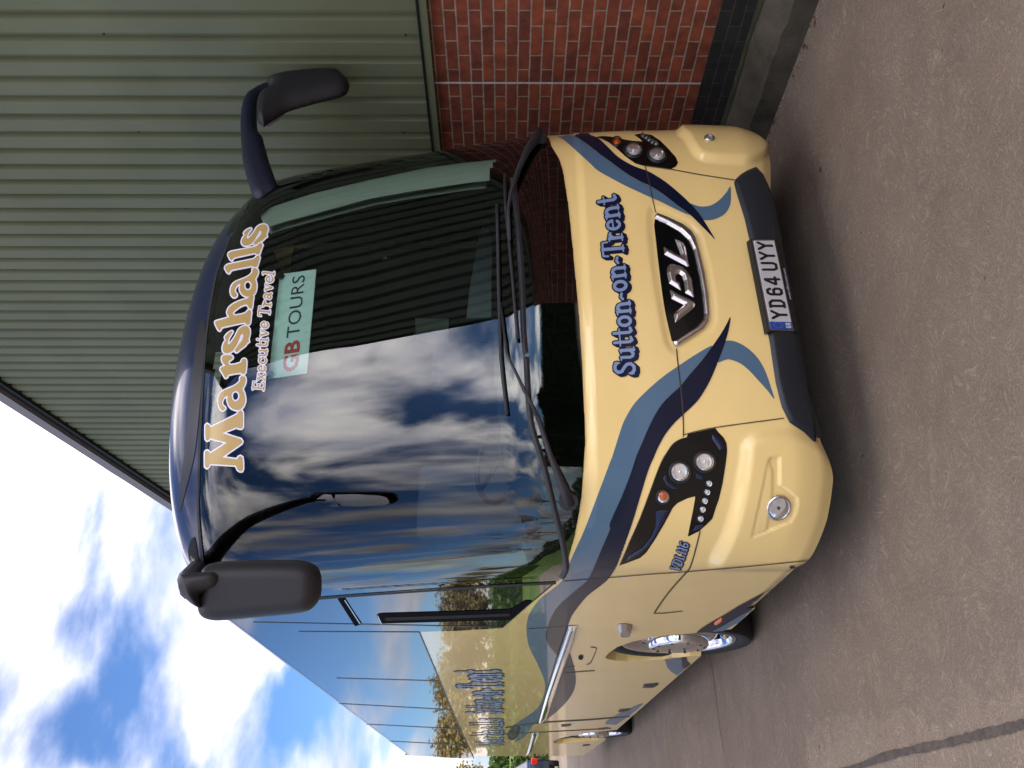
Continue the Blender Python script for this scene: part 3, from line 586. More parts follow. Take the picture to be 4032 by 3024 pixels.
def el(cx, cy, rx, ry, a0, a1, n=14): return [(cx+rx*math.cos(R(a0+(a1-a0)*i/n)), cy+ry*math.sin(R(a0+(a1-a0)*i/n))) for i in range(n+1)]
ST, TN, SE = .088, .055, .045
GLY = {
 'E': (.74, [([(.14, 0), (.14, 1)], ST), ([(0, 0), (.6, 0)], TN), ([(0, 1), (.58, 1)], TN), ([(.14, .5), (.42, .5)], TN), ([(.6, 0), (.63, .22)], TN), ([(.58, 1), (.6, .8)], TN), ([(.42, .38), (.42, .62)], SE)]),
 'x': (.64, [([(.1, .62), (.48, .04)], ST), ([(.46, .62), (.1, .04)], TN), ([(.0, .64), (.22, .64)], SE), ([(.36, .64), (.56, .64)], SE), ([(0, 0), (.2, 0)], SE), ([(.36, 0), (.6, 0)], SE)]),
 'e': (.62, [([(.1, .36), (.5, .38)], SE), (el(.3, .34, .22, .30, 10, 320), .075)]),
 'c': (.56, [(el(.32, .33, .24, .30, 55, 315), .08), ([(.44, .55), (.44, .5)], .08)]),
 'u': (.74, [([(.14, .64), (.14, .2), (.2, .08), (.32, .04), (.44, .12), (.5, .2)], .08), ([(.52, .64), (.52, 0)], .085), ([(0, .64), (.14, .64)], SE), ([(.4, .64), (.52, .64)], SE), ([(.52, 0), (.66, 0)], SE)]),
 't': (.48, [([(.2, .92), (.2, .16), (.27, .05), (.42, .1)], .08), ([(.02, .64), (.42, .64)], SE)]),
 'i': (.36, [([(.15, .62), (.15, 0)], .085), ([(.0, 0), (.3, 0)], SE), ([(0, .64), (.15, .64)], SE), ([(.15, .9), (.15, .91)], .095)]),
 'v': (.64, [([(.12, .62), (.3, .05)], .085), ([(.5, .62), (.32, .05)], .055), ([(0, .64), (.22, .64)], SE), ([(.4, .64), (.6, .64)], SE)]),
 'T': (.76, [([(.36, 1), (.36, 0)], ST), ([(.02, 1), (.70, 1)], TN), ([(.02, 1), (.0, .76)], TN), ([(.70, 1), (.72, .76)], TN), ([(.2, 0), (.52, 0)], SE)]),
 'r': (.54, [([(.16, .64), (.16, 0)], .085), ([(0, .64), (.16, .64)], SE), ([(0, 0), (.34, 0)], SE), ([(.2, .44), (.32, .6), (.42, .56)], .075)]),
 'a': (.66, [(el(.24, .2, .15, .15, 0, 360), .075), ([(.1, .54), (.22, .64), (.36, .6), (.44, .44), (.44, .12), (.54, .04)], .075)]),
 'l': (.36, [([(.15, 1), (.15, 0)], .085), ([(0, 1), (.15, 1)], SE), ([(0, 0), (.3, 0)], SE)]),
 'S': (.74, [([(.6, .86), (.46, .97), (.26, .97), (.12, .82), (.16, .64), (.36, .52), (.52, .38), (.55, .18), (.4, .03), (.2, .03), (.06, .16)], .085), ([(.62, .96), (.6, .74)], SE), ([(.04, .05), (.06, .28)], SE)]),
 's': (.54, [([(.42, .56), (.3, .64), (.16, .58), (.14, .45), (.28, .35), (.4, .24), (.4, .1), (.26, .02), (.08, .1)], .075), ([(.44, .62), (.42, .48)], SE), ([(.05, .02), (.07, .18)], SE)]),
 'o': (.66, [(el(.31, .33, .22, .29, 0, 360), .085)]),
 'n': (.76, [([(.16, .64), (.16, 0)], .085), ([(0, .64), (.16, .64)], SE), ([(.02, 0), (.3, 0)], SE), ([(.2, .5), (.34, .62), (.48, .56), (.54, .42), (.54, 0)], .085), ([(.42, 0), (.68, 0)], SE)]),
 'h': (.76, [([(.16, 1), (.16, 0)], .085), ([(0, 1), (.16, 1)], SE), ([(.02, 0), (.3, 0)], SE), ([(.2, .5), (.34, .62), (.48, .56), (.54, .42), (.54, 0)], .085), ([(.42, 0), (.68, 0)], SE)]),
 '-': (.42, [([(.04, .3), (.16, .38), (.32, .32)], .07)]),
 'V': (.72, [([(.1, .98), (.34, .05)], .095), ([(.6, .98), (.36, .05)], .055), ([(0, 1), (.24, 1)], SE), ([(.48, 1), (.7, 1)], SE)]),
 'D': (.76, [([(.18, 1), (.18, 0)], ST), ([(.0, 1), (.34, 1), (.54, .86), (.62, .5), (.54, .14), (.34, 0), (0, 0)], .07)]),
 'L': (.66, [([(.16, 1), (.16, 0)], ST), ([(0, 0), (.54, 0)], TN), ([(.54, 0), (.58, .26)], TN), ([(0, 1), (.32, 1)], SE)]),
 '1': (.44, [([(.22, 1), (.22, 0)], ST), ([(.06, .8), (.2, .96)], SE), ([(.04, 0), (.4, 0)], SE)]),
 '6': (.62, [([(.5, .88), (.4, .97), (.24, .92), (.1, .7), (.06, .38), (.12, .12), (.3, .02), (.48, .12), (.54, .32), (.42, .52), (.24, .5), (.12, .36)], .08)]),
 'M': (.98, [([(.14, 1), (.10, 0)], TN), ([(.16, 1), (.46, .1)], .095), ([(.78, 1), (.48, .1)], TN), ([(.78, 1), (.84, 0)], .095), ([(0, 0), (.22, 0)], SE), ([(.7, 0), (.96, 0)], SE), ([(.02, 1), (.16, 1)], SE), ([(.78, 1), (.92, 1)], SE)]),
 ' ': (.34, [])}
def serif_strokes(text, base, cap, sx=1.0, bold=1.0):
    """glyph strokes laid along the polyline base (pixels, left end first); cap = pixel height of a capital.
    picture 'up' for the reader is image -x"""
    B = np.array(base, float); s = np.concatenate([[0], np.cumsum(np.linalg.norm(np.diff(B, axis=0), axis=1))])
    tot = sum(GLY[c_][0] for c_ in text); sc = s[-1]/tot; out_ = []; x = 0
    for c_ in text:
        adv, g = GLY[c_]
        for pts, r in g:
            q = []
            for (gx, gy) in pts:
                p = (x+gx+.04)*sc; px_ = np.array([np.interp(p, s, B[:, 0]), np.interp(p, s, B[:, 1])])
                p2 = min(p+4, s[-1]); p1 = p2-8; t = np.array([np.interp(p2, s, B[:, 0])-np.interp(p1, s, B[:, 0]), np.interp(p2, s, B[:, 1])-np.interp(p1, s, B[:, 1])]); t /= np.linalg.norm(t)+1e-9
                upv = np.array([t[1], -t[0]]); upv = upv if upv[0] < 0 else -upv
                q.append(tuple(px_+upv*gy*cap))
            out_.append((q, r*cap*bold))
        x += adv
    return out_
def letters(name, strokes, m, parent, off, st, grow=0., shift=None, label=None):
    if shift: strokes = strokes+[([(x+shift[0]*k_/3, y+shift[1]*k_/3) for x, y in p], r) for k_ in (1, 2, 3) for p, r in strokes]
    A = np.array([q for p, r in strokes for q in p]); g = grow+max(r for p, r in strokes)+3*st
    x0, y0 = A.min(0)-g; x1, y1 = A.max(0)+g; X, Y = np.meshgrid(np.arange(x0, x1, st), np.arange(y0, y1, st))
    return decal(name, caps(strokes, X, Y)+grow, x0, y0, st, m, off, parent, label=label)

# place name on the panel below the windscreen
sut = serif_strokes('Sutton-on-Trent', [(2500, 1478), (2497, 1400), (2489, 1300), (2479, 1199), (2461, 1076), (2450, 942), (2439, 855), (2425, 768)], 80, bold=.95)
letters('lettering_edge', sut, 'navy_paint', coach, .003, 2.4, 4.5, (13, 7))
letters('lettering', sut, 'letter_blue', coach, .0045, 2.4, -.3, label='light blue place name with navy shadow')
vd = serif_strokes('VDL116', [(2672, 2250), (2690, 2205), (2703, 2165), (2712, 2140)], 36)
letters('lettering_edge', vd, 'navy_paint', coach, .003, 1.6, 2.2, (4, 2)); letters('lettering', vd, 'letter_blue', coach, .0045, 1.6, -.4, label='small fleet number')
sd2 = serif_strokes('Marshalls Sutton-on-Trent', [tuple(proj([(XL, y, 1.98)])[0]) for y in (14.6, 12.6, 11, 9.6, 8.6, 7.6)], 1.)
# flank lettering is laid out in metres on the flank itself
def flank_text(text, y0, y1, z0, cap, m, off, grow):
    tot = sum(GLY[c_][0] for c_ in text); sc = (y0-y1)/tot; x = 0; s_ = []
    for c_ in text:
        for p, r in GLY[c_][1]: s_.append(([(y0-(x+gx)*sc, z0+gy*cap) for gx, gy in p], r*cap))
        x += GLY[c_][0]
    A = np.array([q for p, r in s_ for q in p]); st = .016; X, Y = np.meshgrid(np.arange(A[:, 0].min()-.1, A[:, 0].max()+.1, st), np.arange(A[:, 1].min()-.1, A[:, 1].max()+.1, st))
    V2, Fc, _ = march(caps(s_, X, Y)+grow, X[0, 0], Y[0, 0], st); o = mesh('flank_lettering', [(XL-off, p[0], p[1]) for p in V2], Fc, m); attach(o, coach); return o
for tx, y0, y1 in (('Marshalls', 14.4, 10.6), ('Sutton-on-Trent', 10.2, 7.2)):
    flank_text(tx, y0, y1, 1.80, .36, 'navy_paint', .003, .016); flank_text(tx, y0, y1, 1.80, .36, 'letter_blue', .005, 0.)

# ---- grille, badge
inner = np.array(C('s1', (768, 452), (900, 512), (1040, 592), (1130, 680), (1185, 800), (1230, 1000), (1275, 1250), (1300, 1500), (1285, 1553), (1220, 1623), (1090, 1705), (968, 1786), (945, 1740), (915, 1620), (868, 1390), (820, 1040), (775, 640)))
grl = pdecal('grille', [smooth(inner, 2)], 'gloss_black', coach, .002, 5)
trim = np.array(C('s1', (762, 425), (790, 385), (920, 435), (1080, 510), (1170, 582), (1220, 660), (1260, 800), (1320, 1050), (1358, 1300), (1370, 1482), (1356, 1573), (1308, 1653), (1160, 1755), (1015, 1845), (985, 1835), (960, 1795), (968, 1786), (1090, 1705), (1220, 1623), (1285, 1553), (1300, 1500), (1275, 1250), (1230, 1000), (1185, 800), (1130, 680), (1040, 592), (900, 512), (768, 452)))
pdecal('grille_trim', [trim], 'satin_silver', coach, .003, 2.5, lambda s: .016*np.sqrt(np.clip(np.maximum(s, 0)/9, 0, 1)))
BV = C('p3', (160, 1030), (145, 935), (168, 905), (255, 835), (120, 768), (102, 668), (370, 795), (376, 830), (362, 865), (325, 900))
BD = C('p3', (95, 600), (70, 490), (75, 425), (100, 395), (150, 388), (230, 415), (290, 460), (335, 540), (350, 640), (365, 755), (268, 705), (262, 640), (255, 580), (235, 520), (205, 497), (180, 500), (165, 520), (172, 565), (212, 595), (228, 682))
BL = C('p3', (35, 203), (222, 298), (190, 205), (156, 118), (205, 135), (250, 165), (272, 205), (290, 300), (312, 412), (297, 422), (43, 288))
for P in (BV, BD, BL): pdecal('badge_letter', [np.array(P)], 'satin_silver', coach, .004, 1.8, lambda s: np.minimum(np.maximum(s, 0)*.0011, .011))

# ---- headlights
HL = np.array(C('h', (108, 1592), (220, 1320), (330, 1080), (450, 770), (540, 520), (620, 370), (700, 262), (800, 208), (842, 198), (848, 165), (1000, 130), (1150, 98), (1180, 140), (1240, 200), (1272, 260), (1280, 340), (1265, 480), (1230, 700), (1190, 870), (1150, 980), (1120, 1080), (1080, 1122), (980, 1215), (850, 1280), (880, 1130), (910, 980), (935, 838), (850, 860), (740, 912), (690, 962), (600, 1130), (500, 1300), (400, 1450), (330, 1510), (200, 1560)))
HR = np.array(C('r', (675, 110), (760, 100), (860, 110), (1000, 140), (1100, 155), (1190, 160), (1150, 125), (1095, 90), (1180, 72), (1290, 90), (1380, 150), (1470, 240), (1550, 330), (1575, 390), (1555, 430), (1500, 460), (1350, 440), (1200, 425), (1110, 400), (1010, 330), (900, 230), (820, 170), (740, 130)))
def lamp(name, c, rx, ry, parent, kind, out_=.006, ang=0.):
    """round lamp standing on the surface: bezel ring, bowl, lens"""
    P, Nn, ok = cast([c, (c[0]+rx, c[1]), (c[0], c[1]+ry)]); 
    if not ok.all(): return
    p, n = P[0], Nn[0]; v = rays([c])[0]; e1 = P[1]-p; e2 = P[2]-p; r1 = np.linalg.norm(e1); r2 = np.linalg.norm(e2)
    n = Nn[0]; e1 = np.cross(np.cross(n, e1), n); e1 *= r1/np.linalg.norm(e1); e2 = np.cross(n, e1); e2 *= r2/np.linalg.norm(e2)
    def ring(prof, nm, m, par, k=40):
        mb = MB()
        for (a_, h) in prof:
            for q in range(k):
                t = 2*math.pi*q/k; mb.v.append(tuple(p+n*h+(e1*math.cos(t)+e2*math.sin(t))*a_))
        for i in range(len(prof)-1):
            for q in range(k): mb.f.append((i*k+q, i*k+(q+1) % k, (i+1)*k+(q+1) % k, (i+1)*k+q))
        if prof[-1][0] < .06: mb.v.append(tuple(p+n*prof[-1][1])); e = len(mb.v)-1; l_ = (len(prof)-1)*k; mb.f += [(l_+q, l_+(q+1) % k, e) for q in range(k)]
        return mb.build(nm, m, par, True)
    o = out_
    r0 = ring([(1.28, .001), (1.26, o*.8), (1.16, o*1.6), (1.04, o*1.4), (1.0, o*.9)], name, 'frame_black' if kind != 'fog' else 'satin_silver', parent)
    if kind in ('main', 'fog'):
        ring([(1.0, o*1.0), (.90, o*.85), (.72, o*.6), (.50, .0046), (.30, .0036), (.05, .0034)], 'reflector_bowl', 'reflector', r0)
        ring([(.15, .0034), (.14, .008), (.09, .011), (.04, .012)], 'bulb', 'reflector' if kind == 'main' else 'frame_black', r0)
    elif kind == 'amber': ring([(1.0, o*.6), (.8, .004), (.5, .0065), (.2, .008), (.04, .008)], 'amber_lens', 'amber', r0)
    else: ring([(1.0, o*.8), (.7, .0032), (.45, .005), (.2, .006), (.04, .006)], 'reflector_bowl', 'reflector', r0)
    ring([(1.02, o), (.9, o*1.3+.004), (.6, o*1.6+.009), (.3, o*1.7+.012), (.05, o*1.7+.013)], 'lens', 'lamp_glass', r0)
    return r0
hl = pdecal('headlight', [HL], 'gloss_black', coach, .002, 4, label='left headlight cluster as seen')
for c, r_ in (((765, 575), 100), ((1035, 465), 100)): lamp('headlamp', C('h', c)[0], r_*.36166, r_*.36166, hl, 'main', .010)
lamp('indicator', C('h', (583, 843))[0], 24, 24, hl, 'amber', .008)
for c in ((1083, 700), (1062, 793), (1037, 888), (1013, 980), (990, 1080)): lamp('running_light', C('h', c)[0], 12, 12, hl, 'led', .005)
# raised bright facets inside the cluster
for P in [((1112, 165), (1180, 200), (1240, 270), (1240, 330), (1195, 340), (1150, 270), (1118, 225)), ((505, 1000), (560, 985), (640, 985), (600, 1090), (520, 1230), (430, 1370), (340, 1450), (180, 1540), (210, 1480), (360, 1390), (450, 1280), (500, 1160)), ((900, 1215), (935, 1150), (1030, 1140), (990, 1190)), ((580, 645), (610, 600), (640, 680), (750, 760), (690, 760), (620, 720)), ((935, 590), (1020, 620), (1010, 660), (945, 640))]:
    pdecal('facet', [np.array(C('h', *P))], 'navy_gloss', hl, .004, 2.5, hgt(.0004, .004))
seam(list(HL[[0, 2, 4, 5, 6, 7]]), 3, 'seam', .004)
hr = pdecal('headlight', [HR], 'gloss_black', coach, .002, 3, label='right headlight cluster beside the brick wall')
lamp('headlamp', C('r', (1090, 260))[0], 31, 24, hr, 'main', .010); lamp('headlamp', C('r', (1345, 313))[0], 31, 24, hr, 'main', .010)
lamp('indicator', C('r', (908, 165))[0], 17, 16, hr, 'amber', .008)
for c in ((1190, 103), (1225, 123), (1258, 147), (1295, 172), (1333, 190)): lamp('running_light', C('r', c)[0], 8, 7, hr, 'led', .005)
lamp('fog_lamp', C('h', (1838, 965))[0], 38, 38, coach, 'fog', .008)
lamp('fog_lamp', C('r', (1915, 128))[0], 16, 8, coach, 'fog', .008)

# ---- windscreen
D_, x0_, y0_ = None, 760, 480
pdecal('windscreen', [WS], 'windscreen_glass', coach, .004, 14)
pdecal('windscreen_border', [WS, INNER], 'band_glass', coach, .0015, 8)
# rubber seals: top, side and the moulded lip under the glass
seam(C('k1', (300, 0), (300, 300), (318, 560), (345, 830)), 5, 'rubber', .008, 3, name='windscreen_seal')
seam(C('F', (912, 930), (881, 1008), (850, 1099), (816, 1312), (796, 1616), (786, 1900), (786, 2050), (800, 2230)), 9, 'rubber', .006, 3, name='windscreen_seal')
seam(C('F', (860, 2386), (1344, 2345), (1900, 2306), (2190, 2291)), 8, 'rubber', .008, 3, name='windscreen_seal')
seam(C('F', (1344, 2318), (1800, 2290), (2120, 2270)), 3, 'rubber', .007, 3, name='windscreen_seal')
lip = C('k3', (820, 0), (845, 500), (880, 900), (935, 1150), (1010, 1400), (1090, 1659))+C('k4', (1130, 300), (1200, 600), (1290, 950), (1340, 1200), (1355, 1380), (1290, 1500))
lipu = C('k5', (2320, 700), (2290, 1000), (2290, 1300))+C('k3', (815, -300), (815, -100))
pdecal('cowl_moulding', [stroke(smooth(C('F', (2020, 700), (2040, 900), (2055, 1100), (2062, 1300), (2071, 1400))+lip, 4, False), np.interp(np.linspace(0, 1, 4*(4+1+6+6-1)+1), [0, .2, .5, .8, 1], [10, 20, 33, 42, 34])[:4*(len(lip)+5-1)+1] if False else 24)], 'black_plastic', coach, .004, 4, hgt(.001, .012))
# dark header over the glass
# white vinyl name on the glass
Mm = C('m2', (690, 1400), (660, 1382), (648, 1350), (640, 1335), (360, 1318), (350, 1345), (330, 1365), (310, 1350), (308, 1280), (308, 1200), (313, 1182), (335, 1172), (352, 1190), (365, 1205), (543, 1088), (362, 1040), (350, 1060), (330, 1068), (315, 1050), (313, 960), (315, 900), (330, 884), (350, 895), (362, 922), (375, 920), (640, 790), (658, 775), (680, 745), (700, 740), (715, 765), (715, 920), (700, 938), (675, 937), (655, 925), (640, 925), (490, 985), (695, 1050), (710, 1075), (700, 1100), (490, 1247), (655, 1268), (668, 1242), (690, 1232), (710, 1245), (716, 1300), (718, 1370), (708, 1395))
A1 = C('m2', (500, 742), (478, 728), (458, 690), (450, 640), (455, 590), (480, 545), (530, 515), (590, 490), (640, 465), (678, 430), (690, 405), (685, 385), (705, 370), (735, 375), (745, 405), (738, 455), (715, 495), (712, 515), (728, 550), (740, 600), (738, 655), (715, 705), (675, 735), (625, 733), (580, 705), (553, 650), (548, 610), (553, 578), (525, 590), (500, 615), (488, 650), (495, 685), (515, 700), (525, 720))
A2 = C('m1', (612, 1030), (592, 1000), (584, 960), (592, 920), (612, 885), (650, 858), (710, 835), (765, 810), (805, 780), (822, 750), (820, 728), (840, 715), (865, 722), (880, 750), (872, 790), (850, 830), (852, 850), (862, 890), (858, 950), (835, 1000), (800, 1022), (750, 1022), (710, 1000), (686, 960), (684, 920), (692, 885), (660, 895), (635, 930), (625, 965), (640, 985), (652, 1005), (640, 1028))
def ellp(k_, cx, cy, rx, ry, n=18): return C(k_, *[(cx+rx*math.cos(2*math.pi*i/n), cy+ry*math.sin(2*math.pi*i/n)) for i in range(n)])
RR = C('m2', (505, 145), (560, 140), (598, 150), (605, 172), (585, 190), (562, 205), (560, 232), (590, 248), (690, 225), (705, 195), (725, 180), (748, 190), (752, 240), (745, 310), (735, 340), (710, 347), (690, 332), (560, 352), (548, 375), (530, 388), (516, 370), (495, 330), (475, 300), (478, 278), (505, 262), (530, 255), (512, 235), (495, 210), (490, 175))
S3 = [(800, 282), (760, 300), (728, 335), (742, 355), (718, 385), (705, 430), (718, 462), (755, 470), (800, 455), (840, 415), (870, 360), (890, 320), (908, 305), (918, 318), (912, 350), (880, 388), (843, 430), (836, 452), (850, 462), (890, 435), (935, 408), (962, 378), (978, 372), (970, 350), (985, 300), (980, 262), (950, 240), (910, 245), (870, 270), (840, 320), (800, 370), (770, 397), (757, 385), (765, 350), (790, 312), (806, 292)]
S1 = C('m1', *[(497+(x-705)*1.046, 1345+(y-240)*1.283) for x, y in S3])
HH = C('m1', (440, 1285), (418, 1305), (430, 1340), (455, 1388), (472, 1390), (485, 1362), (520, 1350), (720, 1308), (745, 1318), (772, 1330), (793, 1312), (800, 1240), (806, 1195), (795, 1172), (770, 1175), (745, 1205), (650, 1228), (615, 1222), (605, 1200), (640, 1165), (700, 1125), (760, 1110), (778, 1140), (800, 1158), (815, 1140), (820, 1080), (830, 1030), (815, 1013), (790, 1022), (770, 1045), (700, 1065), (630, 1095), (575, 1135), (550, 1180), (550, 1215), (568, 1250))
LL1 = C('m1', (555, 675), (530, 695), (525, 715), (550, 760), (570, 770), (580, 745), (605, 730), (820, 690), (845, 705), (868, 698), (885, 650), (898, 600), (890, 580), (868, 582), (845, 610), (820, 620))
LL2 = C('m1', (590, 535), (565, 550), (560, 570), (580, 615), (600, 632), (612, 608), (640, 595), (845, 550), (870, 565), (895, 560), (910, 515), (928, 465), (918, 445), (895, 448), (870, 475), (845, 485))
names = [[Mm], [smooth(A1, 2), ellp('m2', 636, 585, 44, 56)], [smooth(RR, 2)], [smooth(S1, 2)], [smooth(HH, 2)], [smooth(A2, 2), ellp('m1', 770, 905, 42, 52)], [LL1], [LL2], [smooth(C('m1', *S3), 2)]]
ws = [o for o in coach.children if o.name == 'windscreen'][0]
for P in names: pdecal('letter_outline', [np.array(p) for p in P], 'white_vinyl', coach, .006, 3, grow=5.5)
for P in names: pdecal('letter', [np.array(p) for p in P], 'gold', coach, .0075, 3)
ex = serif_strokes('Executive Travel', [(1040, 1541), (1049, 1450), (1055, 1350), (1060, 1270), (1070, 1180), (1082, 1072)], 43, bold=1.0)
letters('lettering_edge', ex, 'white_vinyl', coach, .006, 2, 3.2); letters('lettering', ex, 'gold', coach, .0075, 2, -.6, label='small gold strapline under the company name')

# ---- wipers
def P3(k_, p, off): P, Nn, ok = cast(C(k_, p)); return P[0]+Nn[0]*off
def wiper_line(pts, offs, w, name, m='black_plastic', parent=coach, k=8):
    q = [P3(kk, pp, o_) for (kk, pp), o_ in zip(pts, offs)]; mb = MB(); mb.tube(q, w, k); return mb.build(name, m, parent, True)
wl = wiper_line([('k4', (1395, 560)), ('k4', (1330, 380)), ('k4', (1240, 160)), ('k4', (1170, 0)), ('k3', (990, 900))], [.03, .035, .04, .045, .05], [.026, .023, .017, .013, .010], 'wiper_arm')
wiper_line([('k3', (990, 900)), ('k3', (860, 640)), ('k3', (720, 360)), ('k3', (560, 20)), ('k5', (2160, 1560))], [.05, .045, .04, .035, .03], [.009, .008, .007, .007, .006], 'wiper_rod', parent=wl)
wiper_line([('k3', (555, 870)), ('k3', (520, 560)), ('k3', (490, 300)), ('k3', (465, 30)), ('k5', (2140, 1400)), ('k5', (2135, 1100)), ('k5', (2130, 880)), ('k5', (2125, 700))], [.022]*8, .009, 'wiper_blade', parent=wl)
mb = MB(); c0 = P3('k4', (1385, 530), .0); c1 = P3('k4', (1385, 530), .03); mb.tube([c0, c1], .043, 24); mb.build('wiper_pivot', 'black_plastic', wl, 'auto')
wr = wiper_line([('k2', (1190, 540)), ('k2', (1140, 640)), ('k2', (1030, 800)), ('k2', (900, 1100)), ('k2', (800, 1400)), ('k2', (760, 1600)), ('c5b', (1100, -80))], [.035, .04, .04, .045, .04, .035, .03], [.030, .028, .021, .014, .010, .008, .007], 'wiper_arm')
wiper_line([('c5b', (1148, 550)), ('c5b', (1130, 350)), ('c5b', (1118, 200)), ('c5b', (1100, 0)), ('c2', (1085, 1500)), ('c2', (1070, 1350)), ('c2', (1065, 1150))], [.022]*7, .008, 'wiper_blade', parent=wr)
mb = MB(); mb.tube([P3('k2', (1230, 590), 0), P3('k2', (1230, 590), .045)], .03, 20); mb.build('wiper_pivot', 'black_plastic', wr, 'auto')

# ---- door mirrors: outlines drawn on a plane across the coach, rounded like a shell
def shell(name, P, yplane, depth, m, parent, st=6, rnd=40., tilt=0., back=.03):
    P = np.asarray(P, float); x0, y0 = P.min(0)-2*st; x1, y1 = P.max(0)+2*st
    X, Y = np.meshgrid(np.arange(x0, x1, st), np.arange(y0, y1, st)); V2, Fc, s_ = march(sdf([P], X, Y), x0, y0, st)
    D = rays(V2); n = np.array([math.sin(tilt), -math.cos(tilt), 0]); c = np.array([0, yplane, 0]); c = at_depth(P.mean(0), 1, yplane)
    t = ((c-CAM)@n)/(D@n); B = CAM+D*t[:, None]; q = np.clip(s_/rnd, 0, 1); h = depth*np.sqrt(np.clip(1-(1-q)**2, 0, 1))
    Fp = B+n*h[:, None]; Bk = B-n*back*np.clip(s_/rnd*2, 0, 1)[:, None]; nv = len(B)
    mb = MB(); mb.v = [tuple(p) for p in Fp]+[tuple(p) for p in Bk]; mb.f = list(Fc)+[tuple(i+nv for i in f[::-1]) for f in Fc]
    e = {}
    for f in Fc:
        for i in range(len(f)):
            a_, b_ = f[i], f[(i+1) % len(f)]; e[(a_, b_)] = e.get((a_, b_), 0)+1
    for (a_, b_) in e:
        if (b_, a_) not in e: mb.f.append((b_, a_, a_+nv, b_+nv))
    o = mesh(name, mb.v, mb.f, m, None, True); bm = bmesh.new(); bm.from_mesh(o.data); bmesh.ops.remove_doubles(bm, verts=bm.verts, dist=1e-5); bmesh.ops.recalc_face_normals(bm, faces=bm.faces); bm.to_mesh(o.data); bm.free()
    if parent: attach(o, parent)
    return o, n
YM = 3.62
mirL = smooth(C('k1', (330, 880), (345, 850), (400, 815), (600, 790), (1000, 783), (1200, 790), (1310, 830), (1355, 900), (1365, 1000), (1355, 1100), (1300, 1190), (1200, 1240), (900, 1272), (600, 1300), (450, 1308), (350, 1280), (305, 1220), (295, 1130), (300, 1080), (330, 1020), (320, 940)), 3)
housing, nm_ = shell('door_mirror', mirL, YM, .09, 'mirror_shell', coach, 6, 62, tilt=-.42)
housing['label'] = 'large black mirror on the driver side'
armL = smooth(C('k1', (125, 1000), (140, 940), (175, 912), (400, 893), (450, 900), (487, 930), (480, 980), (430, 1030), (330, 1060), (290, 1090), (295, 1170), (290, 1200), (220, 1160), (150, 1090), (125, 1040)), 3)
a_o, _ = shell('mirror_arm', armL, YM-.08, .06, 'mirror_shell', coach, 5, 40, back=.12)
mb = MB(); q0 = at_depth(C('k1', (230, 1030))[0], 1, YM+.02); q1 = cast(C('k1', (300, 885)))[0][0]; mb.tube([q0, q0*.55+q1*.45+np.array([0, 0, .03]), q1], [.05, .055, .07], 12); mb.build('mirror_bracket', 'mirror_shell', a_o, True)
# the glass faces look back along the coach; they are seen again mirrored in the windscreen
for P in [((420, 850), (480, 830), (620, 818), (640, 1260), (480, 1275), (370, 1240), (345, 1150), (350, 1000)), ((680, 815), (1180, 822), (1285, 860), (1320, 920), (1325, 1020), (1310, 1100), (1260, 1165), (1180, 1205), (700, 1255))]:
    q = smooth(C('k1', *P), 2); c0_ = at_depth(mirL.mean(0), 1, YM)-nm_*.034; D_ = rays(q); o = mesh('mirror_glass', [tuple(CAM+d_*(((c0_-CAM)@nm_)/(d_@nm_))) for d_ in D_], [tuple(range(len(q)))], 'chrome'); attach(o, housing)
# kerbside mirror
mat('arm_paint', (.010, .013, .030), .5)
hR = smooth(C('k6', (410, 920), (425, 760), (480, 660), (600, 590), (640, 545), (560, 480), (660, 420), (850, 370), (1150, 335), (1400, 322), (1560, 328), (1620, 350), (1720, 440), (1757, 500), (1745, 570), (1700, 640), (1550, 700), (1300, 760), (1050, 830), (860, 890), (700, 980), (560, 1070), (520, 1112), (480, 1080), (430, 1040)), 3)
hro, _ = shell('door_mirror', hR, 3.95, .09, 'mirror_shell', coach, 5, 55, tilt=.2); hro['label'] = 'black mirror hanging on the kerb side against the green cladding'
aR = smooth(C('k6', (215, 1659), (190, 1400), (172, 1150), (172, 1000), (190, 830), (215, 740), (265, 640), (330, 590), (450, 520), (560, 482), (650, 500), (655, 545), (560, 590), (480, 640), (430, 720), (415, 830), (410, 980), (425, 1170), (490, 1250), (510, 1330), (600, 1650))+C('c1', (1800, 1230), (1740, 1290), (1700, 1308), (1645, 1280), (1615, 1200)), 3)
aro, _ = shell('mirror_arm', aR, 4.05, .05, 'arm_paint', coach, 6, 45, tilt=.1, back=.05)
o = mesh('kerb_mirror_glass', [tuple(at_depth(p, 1, 3.93)) for p in C('k6', (550, 1118), (560, 1040), (650, 990), (760, 930), (808, 908), (760, 990), (680, 1070), (600, 1108))], [tuple(range(8))], 'reflector'); attach(o, hro)

# ---- roof marker lamp hollow
rm = pdecal('marker_recess', [smooth(C('k1', (205, 700), (220, 630), (245, 590), (265, 600), (285, 720), (290, 800), (270, 845), (235, 830), (210, 770)), 3)], 'dark_void', coach, .003, 3)
lamp('marker_lamp', C('k1', (266, 805))[0], 10, 10, rm, 'led', .004)
pdecal('roof_air_slot', [smooth(C('c4', (1290, 450), (1255, 700), (1225, 1000), (1195, 1300), (1165, 1500), (1160, 1659), (1180, 1620), (1210, 1500), (1260, 1300), (1285, 1100), (1302, 900), (1325, 650), (1330, 440)), 3)], 'frame_black', coach, .0025, 5)

